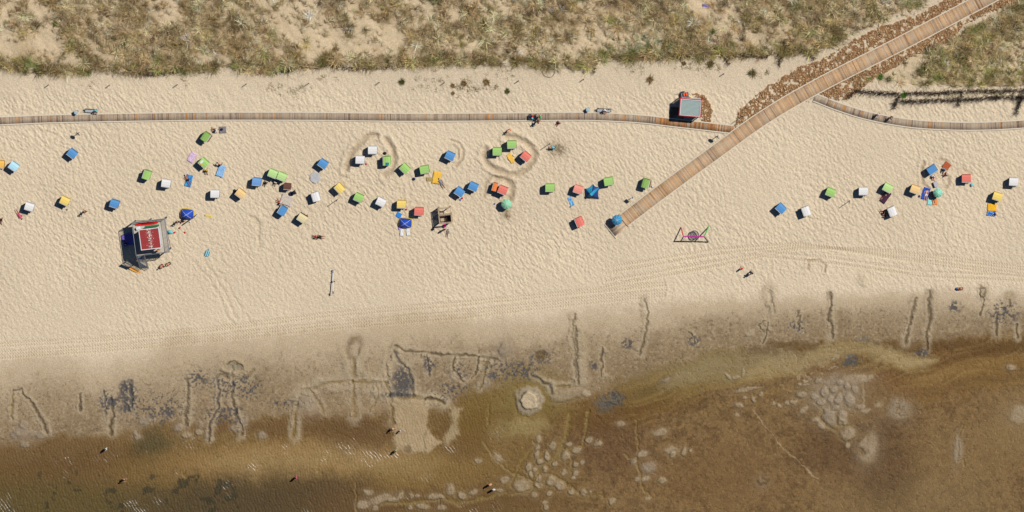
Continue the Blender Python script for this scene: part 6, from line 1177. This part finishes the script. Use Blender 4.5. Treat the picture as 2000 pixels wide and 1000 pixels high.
# ================================================================== WOODEN PLAY SHELTER
q = W(869, 421, 1.9); q.z = 0; ps_ = empty("wooden_play_shelter", q, R(6)); tag(ps_, "open-roofed wooden play shelter with slatted walls on the sand", "play shelter"); pw_ = mat("pale_pine", (196, 172, 140), .85, .15, 5)
for x in (-.85, .85):
    for y in (-1.1, .15, 1.1): MB().box((x, y, .95), (.11, .11, 1.9)).build("post", pw_, ps_)
for y in (-1.1, .15, 1.1):
    m = MB(); m.box((0, y, 1.93), (1.95, .14, .06))
    for k in range(11): m.box((-.85 + k * .17, y, 1.99), (.06, .30, .05))
    m.build("slatted_beam", pw_, ps_)
m = MB()
for x in (-.9, .9): m.box((x, 0, 1.93), (.10, 2.06, .06))
m.build("side_beam", pw_, ps_); m = MB()
for k in range(9): m.box((-.9, -1.0 + k * .25, .9), (.03, .22, 1.7))
m.build("plank_wall", pw_, ps_); m = MB()
for k in range(8): m.box((.9, -1.0 + k * .15, .9), (.03, .14, 1.7))
m.build("plank_wall", pw_, ps_); m = MB()
for k in range(8): m.box((-.75 + k * .21, -.45, .5), (.20, 1.1, .03))
m.build("floor", mat("brown_boards", (96, 74, 66), .9, .2, 4), ps_); MB().box((-.55, -.72, .70), (.5, .45, .36)).build("bench_box", pw_, ps_)
q = W(868.5, 440.5); o = MB().ball((0, 0, .25), (.26, .26, .27), 14, 9, .03).build("pink_float", mat("hot_pink", (226, 50, 150), .5, .05), None, True); o.location = (q.x, q.y, 0); tag(o, "hot pink beach ball below the wooden play shelter", "beach ball")
# ================================================================== LOOSE BEACH THINGS
q = W(405, 494); am = empty("air_mattress", (q.x, q.y, .0), R(72)); tag(am, "small turquoise striped air mattress alone on the sand right of the station", "air mattress"); AM = [mat("teal_vinyl", (36, 150, 176), .35, .05), mat("pale_vinyl", (190, 232, 236), .35, .05)]
for k in range(5): MB().tube([(-.55 + .06 * abs(k - 2), -.26 + .13 * k, .12), (.62 - .16 * abs(k - 2), -.26 + .13 * k, .12)], .072, 8).build("air_tube", AM[k % 2], am)
BAGS = [(459, 373, 'black', "black rucksack left of the apricot beach chair"), (456, 377, 'maroon', "brown bag left of the apricot beach chair, beside the black rucksack"), (433, 252.5, 'black', "small dark bag on the grey checked blanket"), (600, 421, 'red', "small red bag behind the cream chair"),
 (131, 409, 'grey', "small grey bag on the sand below the lone yellow chair at left"), (715.5, 320, 'pink', "pink bag right of the lower white chair in the left sand ring"), (1003, 303.5, 'white', "white ball between the yellow towel and coral chair"), (570, 377, 'navy', "dark blue folded pushchair bag on the pale speckled blanket"),
 (793.5, 409, 'red', "tiny red bag at the right of the yellow chair above the tent"), (899, 390, 'blue', "blue bag in front of the left corner-to-corner blue chair"), (903, 387, 'red', "red bag beside the blue bag by the corner-to-corner chairs"), (966, 398, 'blue', "tiny blue bucket left of the mint parasol"), (1898, 361, 'aqua', "pale blue bag right of the coral chair by the striped parasol"), (1796, 383, 'purple', "purple bag right of the apricot chair's sitters"),
 (829, 459, 'black', None), (351, 445, 'red', "red toy between the station and the yellow-edged tent, upper one"), (341, 454, 'red', "red toy closest to the station's right railing"), (361, 454, 'red', "red toy farthest right of the station's railing"), (333, 453, 'aqua', "big aqua bag at the right side of the lifeguard station"), (371, 433, 'white', "white bundle at the right corner of the yellow-edged tent"),
 (846, 447, 'black', "dark sandals left of the wooden play shelter"), (829, 377, 'navy', None), (809, 349, 'navy', "dark cloth bag below the green chair beside the yellow blanket"), (1265, 361, 'white', None), (1274, 364, 'white', "pale bag right of the green chair against the boardwalk"), (1115, 403, 'grey', "grey bundle at the lower end of the narrow pale blue towel"), (752, 299, 'black', "dark bag above the left-facing green chair in the left sand ring"), (1862, 345, 'grey', None)]
for x, y, c, lb in BAGS:
    if not lb: continue
    q = W(x, y); rr = random.Random(int(x)); s = .24 if c in ('black', 'aqua', 'navy') else .15
    if 'aqua bag' in lb: s = .36
    mb = MB().ball((0, 0, s * .7), (s * rr.uniform(.9, 1.3), s * rr.uniform(.7, 1), s * .75), 10, 7, .08).tube([(-s * .5, 0, s * 1.2), (0, 0, s * 1.75), (s * .5, 0, s * 1.2)], .015, 5)
    nm = [w_ for w_ in ("rucksack", "sandals", "bucket", "ball", "toy", "bundle") if w_ in lb]; nm = nm[0] if nm else "bag"
    o = mb.build({"toy": "beach_toy", "bag": "beach_bag"}.get(nm, nm), clo[c], None, True); o.location = (q.x, q.y, hz(q) - .01); o.rotation_euler = (0, 0, rr.uniform(0, 3)); tag(o, lb, nm)
q = W(1828, 359); o = MB(); t = empty("cool_box", (q.x, q.y, 0), R(20)); tag(t, "grey cool box with pale lid above the striped parasol", "cool box"); MB().box((0, 0, .24), (.50, .72, .46), tp=1.05).build("body", mat("grey_plastic", (130, 126, 134), .6, .05), t); MB().box((0, 0, .50), (.56, .78, .07)).build("lid", mat("pale_plastic", (196, 190, 198), .5, .05), t)
q = W(407, 421); o = cloth("pennant", "yellow pennant lying on the sand right of the flagpole", "pennant", 407, 421, 1.1, .26, 3, mat("pennant_yellow", (244, 214, 50), .9, .05), .03, 6)
q = W(573, 376); pu = empty("pushchair", (q.x, q.y, 0), R(-70)); tag(pu, "dark pushchair with black hood at the top right of the pale speckled blanket", "pushchair"); MB().ball((0, .18, .75), (.28, .32, .28), 12, 8).build("hood", clo['black'], pu, True); MB().box((0, -.18, .50), (.44, .62, .12), rx=.3).build("seat", clo['navy'], pu)
for x in (-.26, .26):
    for y in (-.35, .35): wheel(pu, x, y, .14, .05, R(90))
MB().tube([(-.24, -.35, .16), (-.24, .45, .95), (.24, .45, .95), (.24, -.35, .16)], .016, 6).build("frame", steel_d, pu)
# cable looped over the dune edge
cb = [(1066, -6), (1060, 30), (1056, 60), (1060, 95), (1061, 120), (1059, 138), (1062, 147), (1070, 151), (1078, 150), (1083, 142), (1082, 135), (1075, 133)]
P_ = path_pts(cb, .4); m = MB().tube([(p.x, p.y, hz(p) + .06 + (.25 if p.y > W(0, 132).y else 0)) for p in P_], .028, 6); o = m.build("cable", clo['black']); tag(o, "long black cable running through the dunes and looping on the sand", "cable")
